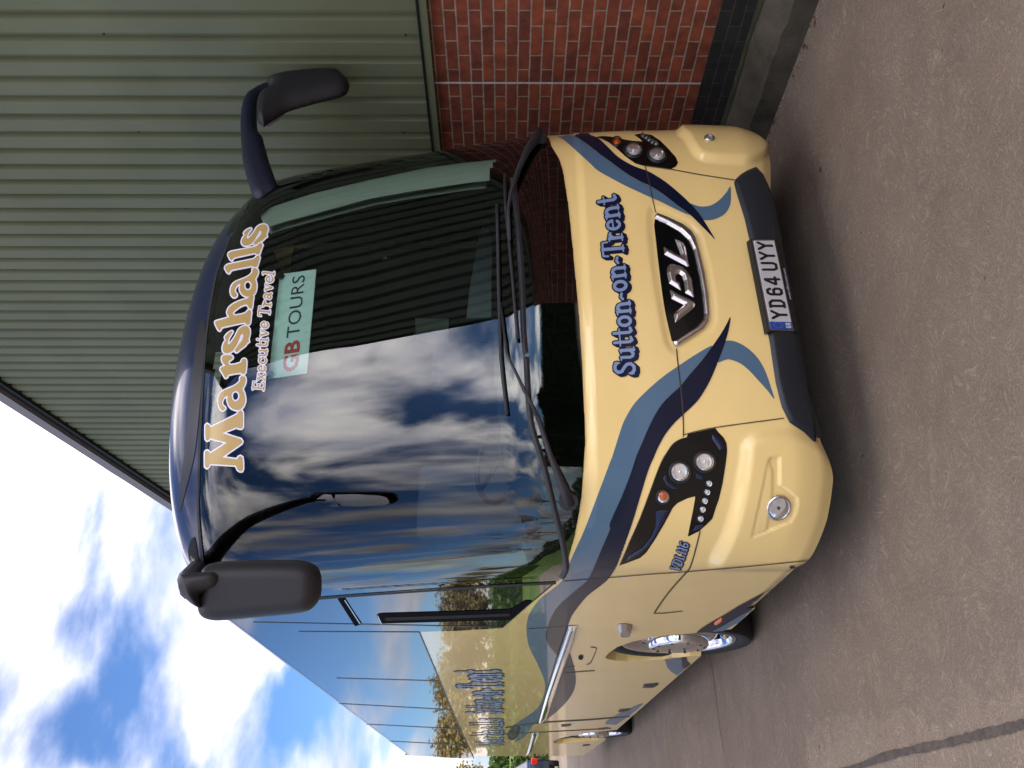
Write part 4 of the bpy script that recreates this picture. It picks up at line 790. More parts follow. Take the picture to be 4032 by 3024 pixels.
# ---- wheels
def wheel(y, z, x, label):
    w = MB(); T_ = [(0.0, .40), (-.02, .42), (-.035, .46), (-.03, .50), (.0, .518), (.05, .522), (.25, .522), (.29, .50), (.30, .40)]
    t = w.lathe(T_, (x, y, z), 64).build('wheel', 'rubber', coach, 'auto'); t['label'] = label
    for k_ in range(4):
        xx = x+.05+.055*k_; t2 = MB().lathe([(xx-x, .5235), (xx-x, .518), (xx-x+.010, .518), (xx-x+.010, .5235)], (x, y, z), 64)
    rim = MB().lathe([(-.012, .405), (-.022, .395), (-.010, .375), (.03, .36), (.07, .335), (.06, .30), (.015, .27), (.0, .24), (.02, .21)], (x, y, z), 64).build('rim', 'chrome', t, True)
    for k_ in range(10):
        a_ = 2*math.pi*k_/10; c_ = (x+.035, y+.315*math.cos(a_), z+.315*math.sin(a_)); hb = MB(); hb.tube([(c_[0]-.006, c_[1], c_[2]), (c_[0]+.03, c_[1], c_[2])], .030, 16); hb.build('vent_hole', 'dark_void', rim)
    hub = MB().lathe([(.02, .215), (-.04, .213), (-.055, .200), (-.058, .17), (-.045, .14), (-.05, .10), (-.052, .0)], (x, y, z), 48).build('hub_cover', 'chrome', t, True)
    for k_ in range(10):
        a_ = 2*math.pi*k_/10+.2; c_ = (y+.178*math.cos(a_), z+.178*math.sin(a_)); MB().tube([(x-.061, *c_), (x-.05, *c_)], .010, 10).build('wheel_nut', 'frame_black', hub, 'auto')
    return t
wheel(6.30, .522, XL+.055, 'front wheel with polished chrome hub')
wheel(12.9, .522, XL+.05, 'rear wheel with chrome rim')
for y in (6.30, 12.9):
    MB().lathe([(0, .40), (-.02, .5), (.03, .522), (.27, .522), (.3, .4), (.3, .05)], (2*CX-XL-.33, y, .522), 40).build('wheel', 'rubber', coach, 'auto')
    # arch liner
    mb = MB(); na = 24
    for q in range(na+1):
        t = math.pi*q/na; cy_, cz_ = y+.15+.80*math.cos(t), .35+.72*math.sin(t); mb.v += [(XL+.05, cy_, cz_), (XL+.55, cy_, cz_), (XL+.55, y+.15, .35)]
    for q in range(na): mb.f += [(3*q, 3*q+3, 3*q+4, 3*q+1), (3*q+1, 3*q+4, 3*q+5)]
    mb.build('arch_liner', 'dark_void', coach)

# ---- inside of the cab seen through the windscreen
MB().box(XL+.12, 2*CX-XL-.12, 4.35, 15.8, 1.04, 1.09).build('cab_floor', 'interior_dark', coach)
MB().box(XL+.16, 2*CX-XL-.16, 4.9, 15.8, 3.18, 3.22).build('ceiling', 'interior_dark', coach)
MB().box(XL+.14, 2*CX-XL-.14, 15.5, 15.55, 1.1, 3.2).build('rear_bulkhead', 'interior_dark', coach)
mb = MB(); ds = []
for i in range(15):
    x = CX-1.12+2.24*i/14; yy = tab(1.7)[0]+.10+.30*abs((x-CX)/1.2)**4
    ds.append((x, yy)); mb.v += [(x, yy, 1.50), (x, yy+.06, 1.60), (x, yy+.35, 1.63+.04*math.sin(i)), (x, yy+.62, 1.58), (x, yy+.62, 1.1)]
for i in range(14):
    for j in range(4): mb.f.append((i*5+j, (i+1)*5+j, (i+1)*5+j+1, i*5+j+1))
mb.build('dashboard', 'dash_grey', coach, True)
for x_ in (XL+.09, 2*CX-XL-.12): MB().box(x_, x_+.03, 5.0, 15.6, 1.05, 3.2).build('inner_lining', 'interior_dark', coach)
# steering wheel
mb = MB(); cst = Vector((CX-.62, 4.45, 1.78)); ax = Vector((0, -.55, .83)).normalized(); e1 = Vector((1, 0, 0)); e2 = ax.cross(e1)
mb.tube([cst+(e1*math.cos(t)+e2*math.sin(t))*.24 for t in np.linspace(0, 2*math.pi, 41)], .016, 8, False)
for a_ in (0, 2.1, 4.2): mb.tube([cst, cst+(e1*math.cos(a_)+e2*math.sin(a_))*.24], .014, 6)
mb.build('steering_wheel', 'frame_black', coach, True)
def seat(x, y, lab=None, w=.44, m='seat_cloth'):
    s_ = MB().box(x-w/2, x+w/2, y-.22, y+.24, 1.45, 1.58).build('seat', m, coach, bevel=.03)
    MB().box(x-w/2, x+w/2, y+.16, y+.30, 1.5, 2.30).build('backrest', m, s_, bevel=.05); return s_
seat(CX-.62, 4.95, w=.5)
seat(CX+.62, 5.5)
for r_ in range(8):
    for x in (-.93, -.47, .47, .93): seat(CX+x, 6.4+r_*.85, w=.42)
# pale pillars and header trim lining the glass, from their outlines
def liner(name, P, m, depth, st=7):
    P = np.array(P); x0, y0 = P.min(0)-2*st; x1, y1 = P.max(0)+2*st
    X, Y = np.meshgrid(np.arange(x0, x1, st), np.arange(y0, y1, st)); D = sdf([P], X, Y)
    V2, Fc, s_ = march(D, x0, y0, st); Q, Nn, ok = cast(V2)
    Q = Q-Nn*depth; nv = len(Q); Q2 = Q-Nn*.05; Fk = [f for f in Fc if all(ok[i] for i in f)]
    mb = MB(); mb.v = [tuple(p) for p in Q]+[tuple(p) for p in Q2]; mb.f = Fk+[tuple(i+nv for i in f[::-1]) for f in Fk]; return mb.build(name, m, coach, True)
liner('pillar_trim', C('k5', (0, 700), (100, 640), (500, 510), (930, 405), (945, 400), (1200, 345), (1500, 280), (1800, 240), (2140, 205), (2085, 385), (2060, 400), (1800, 430), (1400, 490), (1000, 560), (600, 670), (200, 780), (60, 830)), 'interior_trim', .05)
liner('pillar_trim', C('F', (1100, 2330), (1500, 2300), (1900, 2278), (2080, 2260), (2060, 2200), (1800, 2235), (1344, 2275), (1000, 2300)), 'interior_trim', .05)
# guide's sun blind and cab partition, pale panels standing behind the dash
def standing(name, P, y, m, th=.02, parent=coach):
    v = [tuple(at_depth(p, 1, y)) for p in P]; n_ = len(v); mb = MB(); mb.v = v+[(a_, b_+th, c_) for a_, b_, c_ in v]; mb.f = [tuple(range(n_)), tuple(range(2*n_-1, n_-1, -1))]+[(i, (i+1) % n_, (i+1) % n_+n_, i+n_) for i in range(n_)]
    return mb.build(name, m, parent)
standing('cab_partition', C('k5', (1400, 1420), (1410, 1345), (1440, 1310), (1500, 1300), (1905, 1242), (1860, 1540), (1720, 1600), (1695, 1659))+C('c5b', (700, 360), (690, 560), (600, 560), (480, 530), (478, 300)), 5.9, 'interior_trim')
standing('door_lining', C('k5', (2080, 740), (2010, 810), (1970, 900), (1930, 1100), (1880, 1400), (1850, 1659), (2100, 1659), (2090, 1100)), 4.55, 'dash_grey')
standing('wall_clock', smooth(C('k5', (865, 910), (885, 850), (945, 825), (1010, 860), (1025, 920), (1000, 970), (945, 990), (890, 970))), 5.2, 'interior_trim')
standing('route_badge', smooth(C('k5', (890, 905), (940, 893), (1000, 905), (975, 935), (945, 955), (915, 935))), 5.19, 'red_badge', .004)
standing('safety_sticker', C('k5', (1102, 1120), (1186, 1122), (1186, 1158), (1102, 1158)), 4.9, 'red_badge', .004)
standing('safety_sticker', C('k5', (1128, 1130), (1158, 1130), (1158, 1150), (1128, 1150)), 4.894, 'white_vinyl', .003)
standing('side_window_pane', C('k5', (1110, 560), (1400, 500), (1445, 900), (1440, 935), (1200, 962), (1165, 940)), 6.4, 'interior_trim')
standing('window_post', C('k5', (1515, 480), (1590, 470), (1632, 890), (1545, 895)), 6.2, 'interior_trim')

# ---- tour card hung behind the glass
sq = [C('m2', (985, 395))[0], C('m1', (1110, 775))[0], C('m1', (1508, 718))[0], C('m2', (1405, 330))[0]]
sf, sn = quadmap(sq, -.045)
card = empty('tour_sign', tuple(sf(.5, 1., 0))); tag(card, 'pale green card reading GB TOURS hung behind the coach windscreen', 'sign')
panel('card', sf, 0, 1, 0, 1, 0, .004, 'sign_card', card)
Hi = np.linalg.inv(np.array(homog([(0, 0), (1, 0), (1, 1), (0, 1)], sq)))
def s_uv(p): w = Hi@np.array([*p, 1]); return w[0]/w[2], w[1]/w[2]
ug0, vg0 = s_uv(C('m2', (1300, 300))[0]); ug1, vg1 = s_uv(C('m1', (1312, 1490))[0]); ut0, vt0 = s_uv(C('m1', (1325, 1455))[0]); ut1, vt1 = s_uv(C('m1', (1385, 782))[0])
vtop = s_uv(C('m1', (1190, 1400))[0])[1]
sans('red_letters', 'GB', sf, ug0, ug1, vg0, vtop-.02, .002, 'sign_red', card, .03)
sans('navy_letters', 'TOURS', sf, ut0+.005, ut1, (vt0+vt1)/2, vtop, .002, 'sign_navy', card)
for q in ((.03, .08), (.965, .08)):
    p = sf(*q, .006); MB().tube([p, p+sn*.012], .018, 16).build('suction_cup', 'lamp_glass', card, 'auto')

# ------------------------------------------------------------------ ground
def nodes(name):
    m = bpy.data.materials.new(name); m.use_nodes = True; M[name] = m; return m, m.node_tree, m.node_tree.nodes['Principled BSDF']
m, t, b = nodes('concrete')
tcn = N(t, 'ShaderNodeTexCoord'); ob = tcn.outputs['Object']
dn_ = N(t, 'ShaderNodeTexNoise', i_Scale=2.2, i_Detail=3.); L(t, ob, dn_.inputs[0]); ds_ = N(t, 'ShaderNodeVectorMath', operation='SCALE'); ds_.inputs['Scale'].default_value = .55; L(t, dn_.outputs['Color'], ds_.inputs[0]); da_ = N(t, 'ShaderNodeVectorMath', operation='ADD'); L(t, ob, da_.inputs[0]); L(t, ds_.outputs[0], da_.inputs[1]); ob0 = ob; ob = da_.outputs[0]
vo = N(t, 'ShaderNodeTexVoronoi', i_Scale=1.9, i_Randomness=1.); L(t, ob, vo.inputs['Vector'])
# broom swirls: fine streaks wound round each cell's centre
sc_ = N(t, 'ShaderNodeVectorMath', operation='SUBTRACT'); L(t, ob, sc_.inputs[0]); L(t, vo.outputs['Position'], sc_.inputs[1])
sx = N(t, 'ShaderNodeSeparateXYZ'); L(t, sc_.outputs[0], sx.inputs[0])
le = N(t, 'ShaderNodeVectorMath', operation='LENGTH'); L(t, sc_.outputs[0], le.inputs[0])
at = N(t, 'ShaderNodeMath', operation='ARCTAN2'); L(t, sx.outputs[1], at.inputs[0]); L(t, sx.outputs[0], at.inputs[1])
rs = N(t, 'ShaderNodeMath', operation='MULTIPLY', n1=95.); L(t, le.outputs['Value'], rs.inputs[0])
as_ = N(t, 'ShaderNodeMath', operation='MULTIPLY', n1=7.5); L(t, at.outputs[0], as_.inputs[0])
cb = N(t, 'ShaderNodeCombineXYZ'); L(t, rs.outputs[0], cb.inputs[0]); L(t, as_.outputs[0], cb.inputs[1]); L(t, vo.outputs['Color'], cb.inputs[2])
n1 = N(t, 'ShaderNodeTexNoise', i_Scale=1., i_Detail=5., i_Roughness=.65); L(t, cb.outputs[0], n1.inputs[0])
ob = ob0; n2 = N(t, 'ShaderNodeTexNoise', i_Scale=.55, i_Detail=6., i_Roughness=.6, i_Distortion=.6); L(t, ob, n2.inputs[0])
n3 = N(t, 'ShaderNodeTexNoise', i_Scale=120., i_Detail=6., i_Roughness=.75); L(t, ob, n3.inputs[0])
n4 = N(t, 'ShaderNodeTexNoise', i_Scale=3.1, i_Detail=5., i_Roughness=.6); L(t, ob, n4.inputs[0])
r1 = N(t, 'ShaderNodeValToRGB'); r1.color_ramp.elements[0].position = .35; r1.color_ramp.elements[0].color = (.172, .130, .093, 1); r1.color_ramp.elements[1].position = .68; r1.color_ramp.elements[1].color = (.220, .174, .133, 1); L(t, n2.outputs[0], r1.inputs[0])
def mulramp(src, col, lo, hi, a_, b2):
    r = N(t, 'ShaderNodeMapRange', n1=lo, n2=hi, n3=a_, n4=b2); L(t, src, r.inputs[0]); x = N(t, 'ShaderNodeMix', data_type='RGBA', blend_type='MULTIPLY'); x.inputs[0].default_value = 1; L(t, col, x.inputs[6]); L(t, r.outputs[0], x.inputs[7]); return x.outputs[2]
c_ = mulramp(n1.outputs[0], r1.outputs[0], .50, .74, .95, 1.6); c_ = mulramp(n3.outputs[0], c_, .3, .7, .55, 1.45); c_ = mulramp(n4.outputs[0], c_, .3, .7, .88, 1.1)
# darker swept bay bounded by an irregular edge
sb = N(t, 'ShaderNodeSeparateXYZ'); L(t, ob, sb.inputs[0])
wv = N(t, 'ShaderNodeMath', operation='MULTIPLY_ADD', n1=.9, n2=-.45); L(t, n4.outputs[0], wv.inputs[0])
ad = N(t, 'ShaderNodeMath', operation='ADD'); L(t, sb.outputs[0], ad.inputs[0]); L(t, wv.outputs[0], ad.inputs[1])
yl = N(t, 'ShaderNodeMath', operation='SUBTRACT', n1=5.0); L(t, sb.outputs[1], yl.inputs[0])
mxx = N(t, 'ShaderNodeMath', operation='MAXIMUM'); L(t, ad.outputs[0], mxx.inputs[0]); L(t, yl.outputs[0], mxx.inputs[1])
c_ = mulramp(mxx.outputs[0], c_, .44, .40, 1., 1.20)
vo2 = N(t, 'ShaderNodeTexVoronoi', i_Scale=1.1, i_Randomness=1.); L(t, ob, vo2.inputs['Vector'])
dsp = N(t, 'ShaderNodeMath', operation='ADD'); L(t, vo2.outputs['Distance'], dsp.inputs[0]); nsm = N(t, 'ShaderNodeMath', operation='MULTIPLY', n1=.09); L(t, n4.outputs[0], nsm.inputs[0]); L(t, nsm.outputs[0], dsp.inputs[1])
c_ = mulramp(dsp.outputs[0], c_, .065, .10, .80, 1.)
L(t, c_, b.inputs['Base Color']); b.inputs['Roughness'].default_value = .88
bu = N(t, 'ShaderNodeBump', i_Strength=.45, i_Distance=.006); mxh = N(t, 'ShaderNodeMath', operation='ADD'); L(t, n1.outputs[0], mxh.inputs[0]); L(t, n3.outputs[0], mxh.inputs[1]); L(t, mxh.outputs[0], bu.inputs['Height']); L(t, bu.outputs[0], b.inputs['Normal'])
E = 2500
o = mesh('ground', [(-E, -E, 0), (E, -E, 0), (E, E, 0), (-E, E, 0)], [(0, 1, 2, 3)], 'concrete'); tag(o, kind='structure')

m, t, b = nodes('grass')
tcn = N(t, 'ShaderNodeTexCoord'); n1 = N(t, 'ShaderNodeTexNoise', i_Scale=.12, i_Detail=8., i_Roughness=.7); L(t, tcn.outputs['Object'], n1.inputs[0])
r1 = N(t, 'ShaderNodeValToRGB'); r1.color_ramp.elements[0].position = .35; r1.color_ramp.elements[0].color = (.055, .115, .02, 1); r1.color_ramp.elements[1].position = .7; r1.color_ramp.elements[1].color = (.15, .19, .05, 1); L(t, n1.outputs[0], r1.inputs[0]); L(t, r1.outputs[0], b.inputs['Base Color']); b.inputs['Roughness'].default_value = .95; b.inputs['Specular IOR Level'].default_value = .1
o = mesh('grass_field', [(-900, 44, .004), (900, 44, .004), (900, 2400, .004), (-900, 2400, .004), (-900, -900, .004), (-24, -900, .004), (-24, 44, .004)], [(4, 5, 6, 0), (0, 6, 1, 2, 3)], 'grass'); tag(o, kind='structure')

# joints in the slab
def ground_pt(p): v = rays([p])[0]; q = CAM+v*(-1.75/v[2]); return q[0], q[1]
def gstrip(name, pts, w, m, z=.004, kind='structure', jit=0.):
    P = np.array(smooth([ground_pt(p) for p in pts], 8 if jit else 2, False)); n_ = len(P); ww = w*(1+jit*rng.uniform(-1, 1, n_)); S_ = stroke(P, ww)
    vs = [(x, y, z) for x, y in S_]; fs = [(i, i+1, 2*n_-2-i, 2*n_-1-i) for i in range(n_-1)]; o = mesh(name, vs, fs, m); tag(o, kind=kind); return o
mat('tar', (.105, .085, .070), .9, bump=(150, .8), var=(25, .3))
mat('joint_dark', (.035, .028, .024), .9)
a_ = C('c8', (1050, 1680), (1300, 1590), (1500, 1540), (1700, 1500), (1900, 1450), (2100, 1405), (2260, 1360))
gstrip('slab_joint', [(3100, 3085)]+a_+[(4300, 2780)], .034, 'tar', .005, jit=.22)
gstrip('slab_joint', C('w4', (1620, 800), (1680, 1100), (1720, 1400), (1750, 1659), (1800, 1950)), .008, 'joint_dark')

# grit, dead leaves and twigs blown against the kerb
mat('twig', (.05, .034, .024), .9); mat('pebble', (.30, .26, .22), .9); mat('dead_leaf', (.10, .045, .018), .8)
for nm_g, cnt_, m_g, sz, lab_g in (('grit', 900, 'pebble', .0045, 'pale grit scattered along the foot of the kerb'), ('twigs', 170, 'twig', .010, 'small dark twigs scattered on the concrete'), ('dead_leaves', 90, 'dead_leaf', .014, 'brown leaf scraps gathered along the kerb')):
    mb = MB()
    for _ in range(cnt_):
        if nm_g == 'twigs' : x_, y_ = rng.uniform(-1.5, 4.0), rng.uniform(1.6, 9)
        else: x_, y_ = 4.09-abs(rng.normal(0, .05 if rng.random() < .8 else .5)), rng.uniform(1.5, 8)
        a_ = rng.uniform(0, 6.3); l_ = sz*rng.uniform(.5, 1.8); w_ = l_*(.14 if nm_g == 'twigs' else .7); c_, s__ = math.cos(a_), math.sin(a_); h_ = l_*(.2 if nm_g != 'grit' else .6)
        n_ = len(mb.v); mb.v += [(x_+c_*l_, y_+s__*l_, .005), (x_-s__*w_, y_+c_*w_, .005), (x_-c_*l_, y_-s__*l_, .005), (x_+s__*w_, y_-c_*w_, .005), (x_, y_, .005+h_)]
        mb.f += [(n_, n_+1, n_+4), (n_+1, n_+2, n_+4), (n_+2, n_+3, n_+4), (n_+3, n_, n_+4)]
    tag(mb.build(nm_g, m_g), lab_g, nm_g.replace('_', ' '), kind='stuff')
# ------------------------------------------------------------------ shed
WX = 4.32; shed = empty('shed', (WX, 10, 0)); tag(shed, 'industrial shed with red brick base and olive green ribbed cladding behind the coach', 'building')
m, t, b = nodes('brick')
tcn = N(t, 'ShaderNodeTexCoord'); sp_ = N(t, 'ShaderNodeSeparateXYZ'); L(t, tcn.outputs['Object'], sp_.inputs[0])
cb = N(t, 'ShaderNodeCombineXYZ'); L(t, sp_.outputs[1], cb.inputs[0]); L(t, sp_.outputs[2], cb.inputs[1])
wob = N(t, 'ShaderNodeTexNoise', i_Scale=14., i_Detail=3.); L(t, tcn.outputs['Object'], wob.inputs[0])
wm = N(t, 'ShaderNodeVectorMath', operation='SCALE'); wm.inputs['Scale'].default_value = .006; L(t, wob.outputs['Color'], wm.inputs[0])
wa = N(t, 'ShaderNodeVectorMath', operation='ADD'); L(t, cb.outputs[0], wa.inputs[0]); L(t, wm.outputs[0], wa.inputs[1])
br = N(t, 'ShaderNodeTexBrick', offset=.5, squash=1.); L(t, wa.outputs[0], br.inputs['Vector'])
br.inputs['Scale'].default_value = 1.; br.inputs['Brick Width'].default_value = .225; br.inputs['Row Height'].default_value = .075; br.inputs['Mortar Size'].default_value = .0056; br.inputs['Mortar Smooth'].default_value = .25; br.inputs['Bias'].default_value = -.1
br.inputs['Color1'].default_value = (.265, .062, .026, 1); br.inputs['Color2'].default_value = (.135, .034, .018, 1); br.inputs['Mortar'].default_value = (.33, .26, .20, 1)
nn_ = N(t, 'ShaderNodeTexNoise', i_Scale=9., i_Detail=6., i_Roughness=.65); L(t, tcn.outputs['Object'], nn_.inputs[0])
mr = N(t, 'ShaderNodeMapRange', n1=.3, n2=.7, n3=.55, n4=1.35); L(t, nn_.outputs[0], mr.inputs[0])
mm = N(t, 'ShaderNodeMix', data_type='RGBA', blend_type='MULTIPLY'); mm.inputs[0].default_value = 1; L(t, br.outputs[0], mm.inputs[6]); L(t, mr.outputs[0], mm.inputs[7])
n6 = N(t, 'ShaderNodeTexNoise', i_Scale=160., i_Detail=4.); L(t, tcn.outputs['Object'], n6.inputs[0]); mr2 = N(t, 'ShaderNodeMapRange', n1=.3, n2=.7, n3=.82, n4=1.16); L(t, n6.outputs[0], mr2.inputs[0])
m2_ = N(t, 'ShaderNodeMix', data_type='RGBA', blend_type='MULTIPLY'); m2_.inputs[0].default_value = 1; L(t, mm.outputs[2], m2_.inputs[6]); L(t, mr2.outputs[0], m2_.inputs[7])
L(t, m2_.outputs[2], b.inputs['Base Color']); b.inputs['Roughness'].default_value = .85
bu = N(t, 'ShaderNodeBump', i_Strength=.9, i_Distance=.006); bu.invert = True; L(t, br.outputs['Fac'], bu.inputs['Height']); L(t, bu.outputs[0], b.inputs['Normal'])
mb_ = m.copy(); mb_.name = 'blue_brick'; M['blue_brick'] = mb_
for n_ in mb_.node_tree.nodes:
    if n_.type == 'TEX_BRICK': n_.inputs['Color1'].default_value = (.022, .022, .020, 1); n_.inputs['Color2'].default_value = (.014, .013, .013, 1); n_.inputs['Mortar'].default_value = (.045, .042, .036, 1)
# lattice: course lines at z = 1.75 - .075 k ; perpends at y = 3.55 + .1125 k
Z0 = 1.75-.075*23
Y0, Y1 = .3, 24.
def wallmesh(name, za, zb_, m, x=WX, oy=3.5515, y0=Y0, y1=Y1):
    o = mesh(name, [(0, y0-oy, za-Z0), (0, y1-oy, za-Z0), (0, y1-oy, zb_-Z0), (0, y0-oy, zb_-Z0)], [(0, 3, 2, 1)], m); o.location = (x, oy, Z0); o.parent = shed; o.matrix_parent_inverse = Matrix.Translation((-WX, -10, 0)); return o
wallmesh('brick_wall', 1.75-.075*17, 2.25, 'brick', y1=4.106)
wallmesh('brick_wall', 1.75-.075*17, 2.25, 'brick', y0=4.106, oy=4.118-.1125*1.0)
wallmesh('damp_course', 0.0, 1.75-.075*17, 'blue_brick', WX+.002)
mat('mastic', (.50, .47, .48), .7, bump=(60, .6), var=(30, .25))
MB().box(WX-.003, WX+.004, 4.104, 4.116, .475, 2.24).build('movement_joint', 'mastic', shed)
# cladding profile
mat('green_cladding', (.140, .156, .092), .5, spec=.3, var=(1.2, .12))
mat('verge_grey', (.20, .19, .21), .55, var=(2, .06))
mb = MB(); zc0 = 2.262
def vz(y): return 6.703+(7.33-6.703)/(12.345-8.553)*(12.345-y)
P = []
for k_ in range(-19, 122):
    y = 3.611+.16667*k_; P += [(WX-.012, y), (WX-.012, y+.100), (WX+.026, y+.112), (WX+.026, y+.150)]
for x, y in P: mb.v += [(x, y, zc0), (x, y, vz(y)-.05)]
mb.f = [(2*i, 2*i+1, 2*i+3, 2*i+2) for i in range(len(P)-1)]
mb.build('cladding', 'green_cladding', shed)
MB().box(WX-.045, WX+.01, .4, 24, zc0-.050, zc0-.004).build('drip_flashing', 'green_cladding', shed)
MB().box(WX-.050, WX-.02, .4, 24, zc0-.004, zc0+.012).build('drip_flashing_lip', 'frame_black', shed)
# fixing screws
for zz_ in (2.36, 4.2, 6.0):
    for k_ in range(0, 40, 5):
        y = 3.711+.16667*k_
        if zz_ < vz(y)-.2: MB().tube([(WX-.012, y+.012, zz_+.05*(k_ % 3)), (WX+.004, y+.012, zz_+.05*(k_ % 3))], .007, 8).build('screw', 'frame_black', shed)
# verge: black gap, soffit and fascia running down the slope
def sloped(name, x0, x1, d0, d1, m, ya=.35, yb=24.):
    mb = MB(); mb.v = [(x0, ya, vz(ya)+d0), (x1, ya, vz(ya)+d0), (x1, yb, vz(yb)+d0), (x0, yb, vz(yb)+d0), (x0, ya, vz(ya)+d1), (x1, ya, vz(ya)+d1), (x1, yb, vz(yb)+d1), (x0, yb, vz(yb)+d1)]
    mb.f = [(0, 3, 2, 1), (4, 5, 6, 7), (0, 1, 5, 4), (1, 2, 6, 5), (2, 3, 7, 6), (3, 0, 4, 7)]; return mb.build(name, m, shed)
sloped('soffit_gap', WX-.05, WX+.1, -.20, -.12, 'frame_black')
sloped('verge_flashing', WX-.10, WX+.3, -.118, .03, 'verge_grey')
# bulk of the shed behind the wall
mb = MB(); mb.v = [(WX+.03, .3, 0), (30, .3, 0), (30, 24, 0), (WX+.03, 24, 0), (WX+.03, .3, vz(.3)), (30, .3, vz(.3)), (30, 24, vz(24)), (WX+.03, 24, vz(24))]
mb.f = [(0, 1, 5, 4), (1, 2, 6, 5), (2, 3, 7, 6), (4, 5, 6, 7)]; mb.build('end_walls', 'green_cladding', shed)
# concrete plinth along the wall: sloped top, worn face
m, t, b = nodes('plinth_concrete')
tcn = N(t, 'ShaderNodeTexCoord'); n1 = N(t, 'ShaderNodeTexNoise', i_Scale=3., i_Detail=9., i_Roughness=.7); L(t, tcn.outputs['Object'], n1.inputs[0])
r1 = N(t, 'ShaderNodeValToRGB'); e_ = r1.color_ramp.elements; e_[0].position = .35; e_[0].color = (.035, .033, .020, 1); e_[1].position = .65; e_[1].color = (.100, .084, .062, 1); L(t, n1.outputs[0], r1.inputs[0])
L(t, r1.outputs[0], b.inputs['Base Color']); b.inputs['Roughness'].default_value = .9; bu = N(t, 'ShaderNodeBump', i_Strength=.7, i_Distance=.02); L(t, n1.outputs[0], bu.inputs['Height']); L(t, bu.outputs[0], b.inputs['Normal'])
mat('moss', (.028, .034, .014), .95, var=(9, .5))
mb = MB(); rows = [(WX+.0, .262), (WX-.10, .245), (4.125, .150), (4.108, .135), (4.10, -.02)]; nyy = 240
for i in range(nyy+1):
    y = .4+i*(23.6/nyy); w_ = rng.normal(0, .0035, 4)
    for j, (x, z) in enumerate(rows): mb.v.append((x+(w_[j-1] if 1 < j < 4 else 0), y, z+(w_[j-1] if 1 < j < 4 else 0)))
for i in range(nyy):
    for j in range(4): mb.f.append((i*5+j, i*5+j+1, (i+1)*5+j+1, (i+1)*5+j))
pl = mb.build('plinth', 'plinth_concrete'); tag(pl, 'worn concrete kerb plinth with sloping top along the foot of the brick wall', 'kerb')
pts = [(WX-.004-.10*abs(rng.normal(0, .4)), 2.6+i*.03, 0) for i in range(420)]
mb = MB(); e0 = [(WX-.003, 2.6+i*.05) for i in range(200)]; w_ = np.convolve(rng.uniform(.02, .09, 206), np.ones(7)/7, 'valid')
for i, (x, y) in enumerate(e0): mb.v += [(x, y, .2665), (x-w_[i], y, .2665-w_[i]*.17)]
mb.f = [(2*i, 2*i+1, 2*i+3, 2*i+2) for i in range(199)]; o = mb.build('moss', 'moss'); tag(o, 'thin green moss along the joint between kerb and blue bricks', 'moss', kind='stuff')

# ------------------------------------------------------------------ trees, hedges and far things
mat('bark', (.045, .035, .028), .95)
def leafmat(name, c1, c2):
    m, t, b = nodes(name); g = N(t, 'ShaderNodeNewGeometry'); r = N(t, 'ShaderNodeValToRGB'); r.color_ramp.elements[0].color = (*c1, 1); r.color_ramp.elements[1].color = (*c2, 1)
    L(t, g.outputs['Random Per Island'], r.inputs[0]); L(t, r.outputs[0], b.inputs['Base Color']); b.inputs['Roughness'].default_value = .8; b.inputs['Specular IOR Level'].default_value = .2
leafmat('leaf_green', (.025, .055, .012), (.09, .14, .03)); leafmat('leaf_ochre', (.12, .092, .03), (.25, .19, .07)); leafmat('leaf_dark', (.010, .022, .008), (.035, .055, .02)); leafmat('leaf_rust', (.12, .05, .02), (.22, .11, .04))
def leaves(pts, size):
    P = np.asarray(pts); n_ = len(P); a_ = rng.normal(size=(n_, 3)); a_ /= np.linalg.norm(a_, axis=1)[:, None]; c_ = rng.normal(size=(n_, 3)); b_ = np.cross(a_, c_); b_ /= np.linalg.norm(b_, axis=1)[:, None]
    s_ = size*rng.uniform(.6, 1.3, (n_, 1)); V = np.concatenate([P+a_*s_, P+b_*s_*.6, P-a_*s_, P-b_*s_*.6], 1).reshape(-1, 3); return V, [(4*i, 4*i+1, 4*i+2, 4*i+3) for i in range(n_)]
def tree(name, x, y, h, spread, label, cat, lm='leaf_ochre', dens=2600, bare=.25, group=None, size=.16):
    root = empty(name, (x, y, 0)); tag(root, label, cat, group); mb = MB(); tips = []
    def grow(p, d, l, r, lev):
        q = p+d*l; mid = p+d*l*.5+Vector(rng.normal(0, .04*l, 3)); mb.tube([p, mid, q], [r, r*.85, r*.62], 6 if lev < 2 else 4, False)
        if lev >= 4: tips.append(q); return
        for _ in range(3 if lev else 5):
            nd = (d+Vector(rng.normal(0, .48+.08*lev, 3))*spread).normalized(); nd.z = abs(nd.z)*.9+.08; grow(q if rng.random() > .3 else mid, nd.normalized(), l*rng.uniform(.62, .82), r*.58, lev+1)
    grow(Vector((x, y, -.05)), Vector((0, 0, 1)), h*.3, h*.022, 0)
    mb.build('trunk', 'bark', root)
    T_ = np.array([tuple(p) for p in tips]); pk = T_[rng.integers(0, len(T_), dens)]+rng.normal(0, h*.035, (dens, 3)); V, Fc = leaves(pk, size); o = mesh('crown', V, Fc, lm); attach(o, root); return root
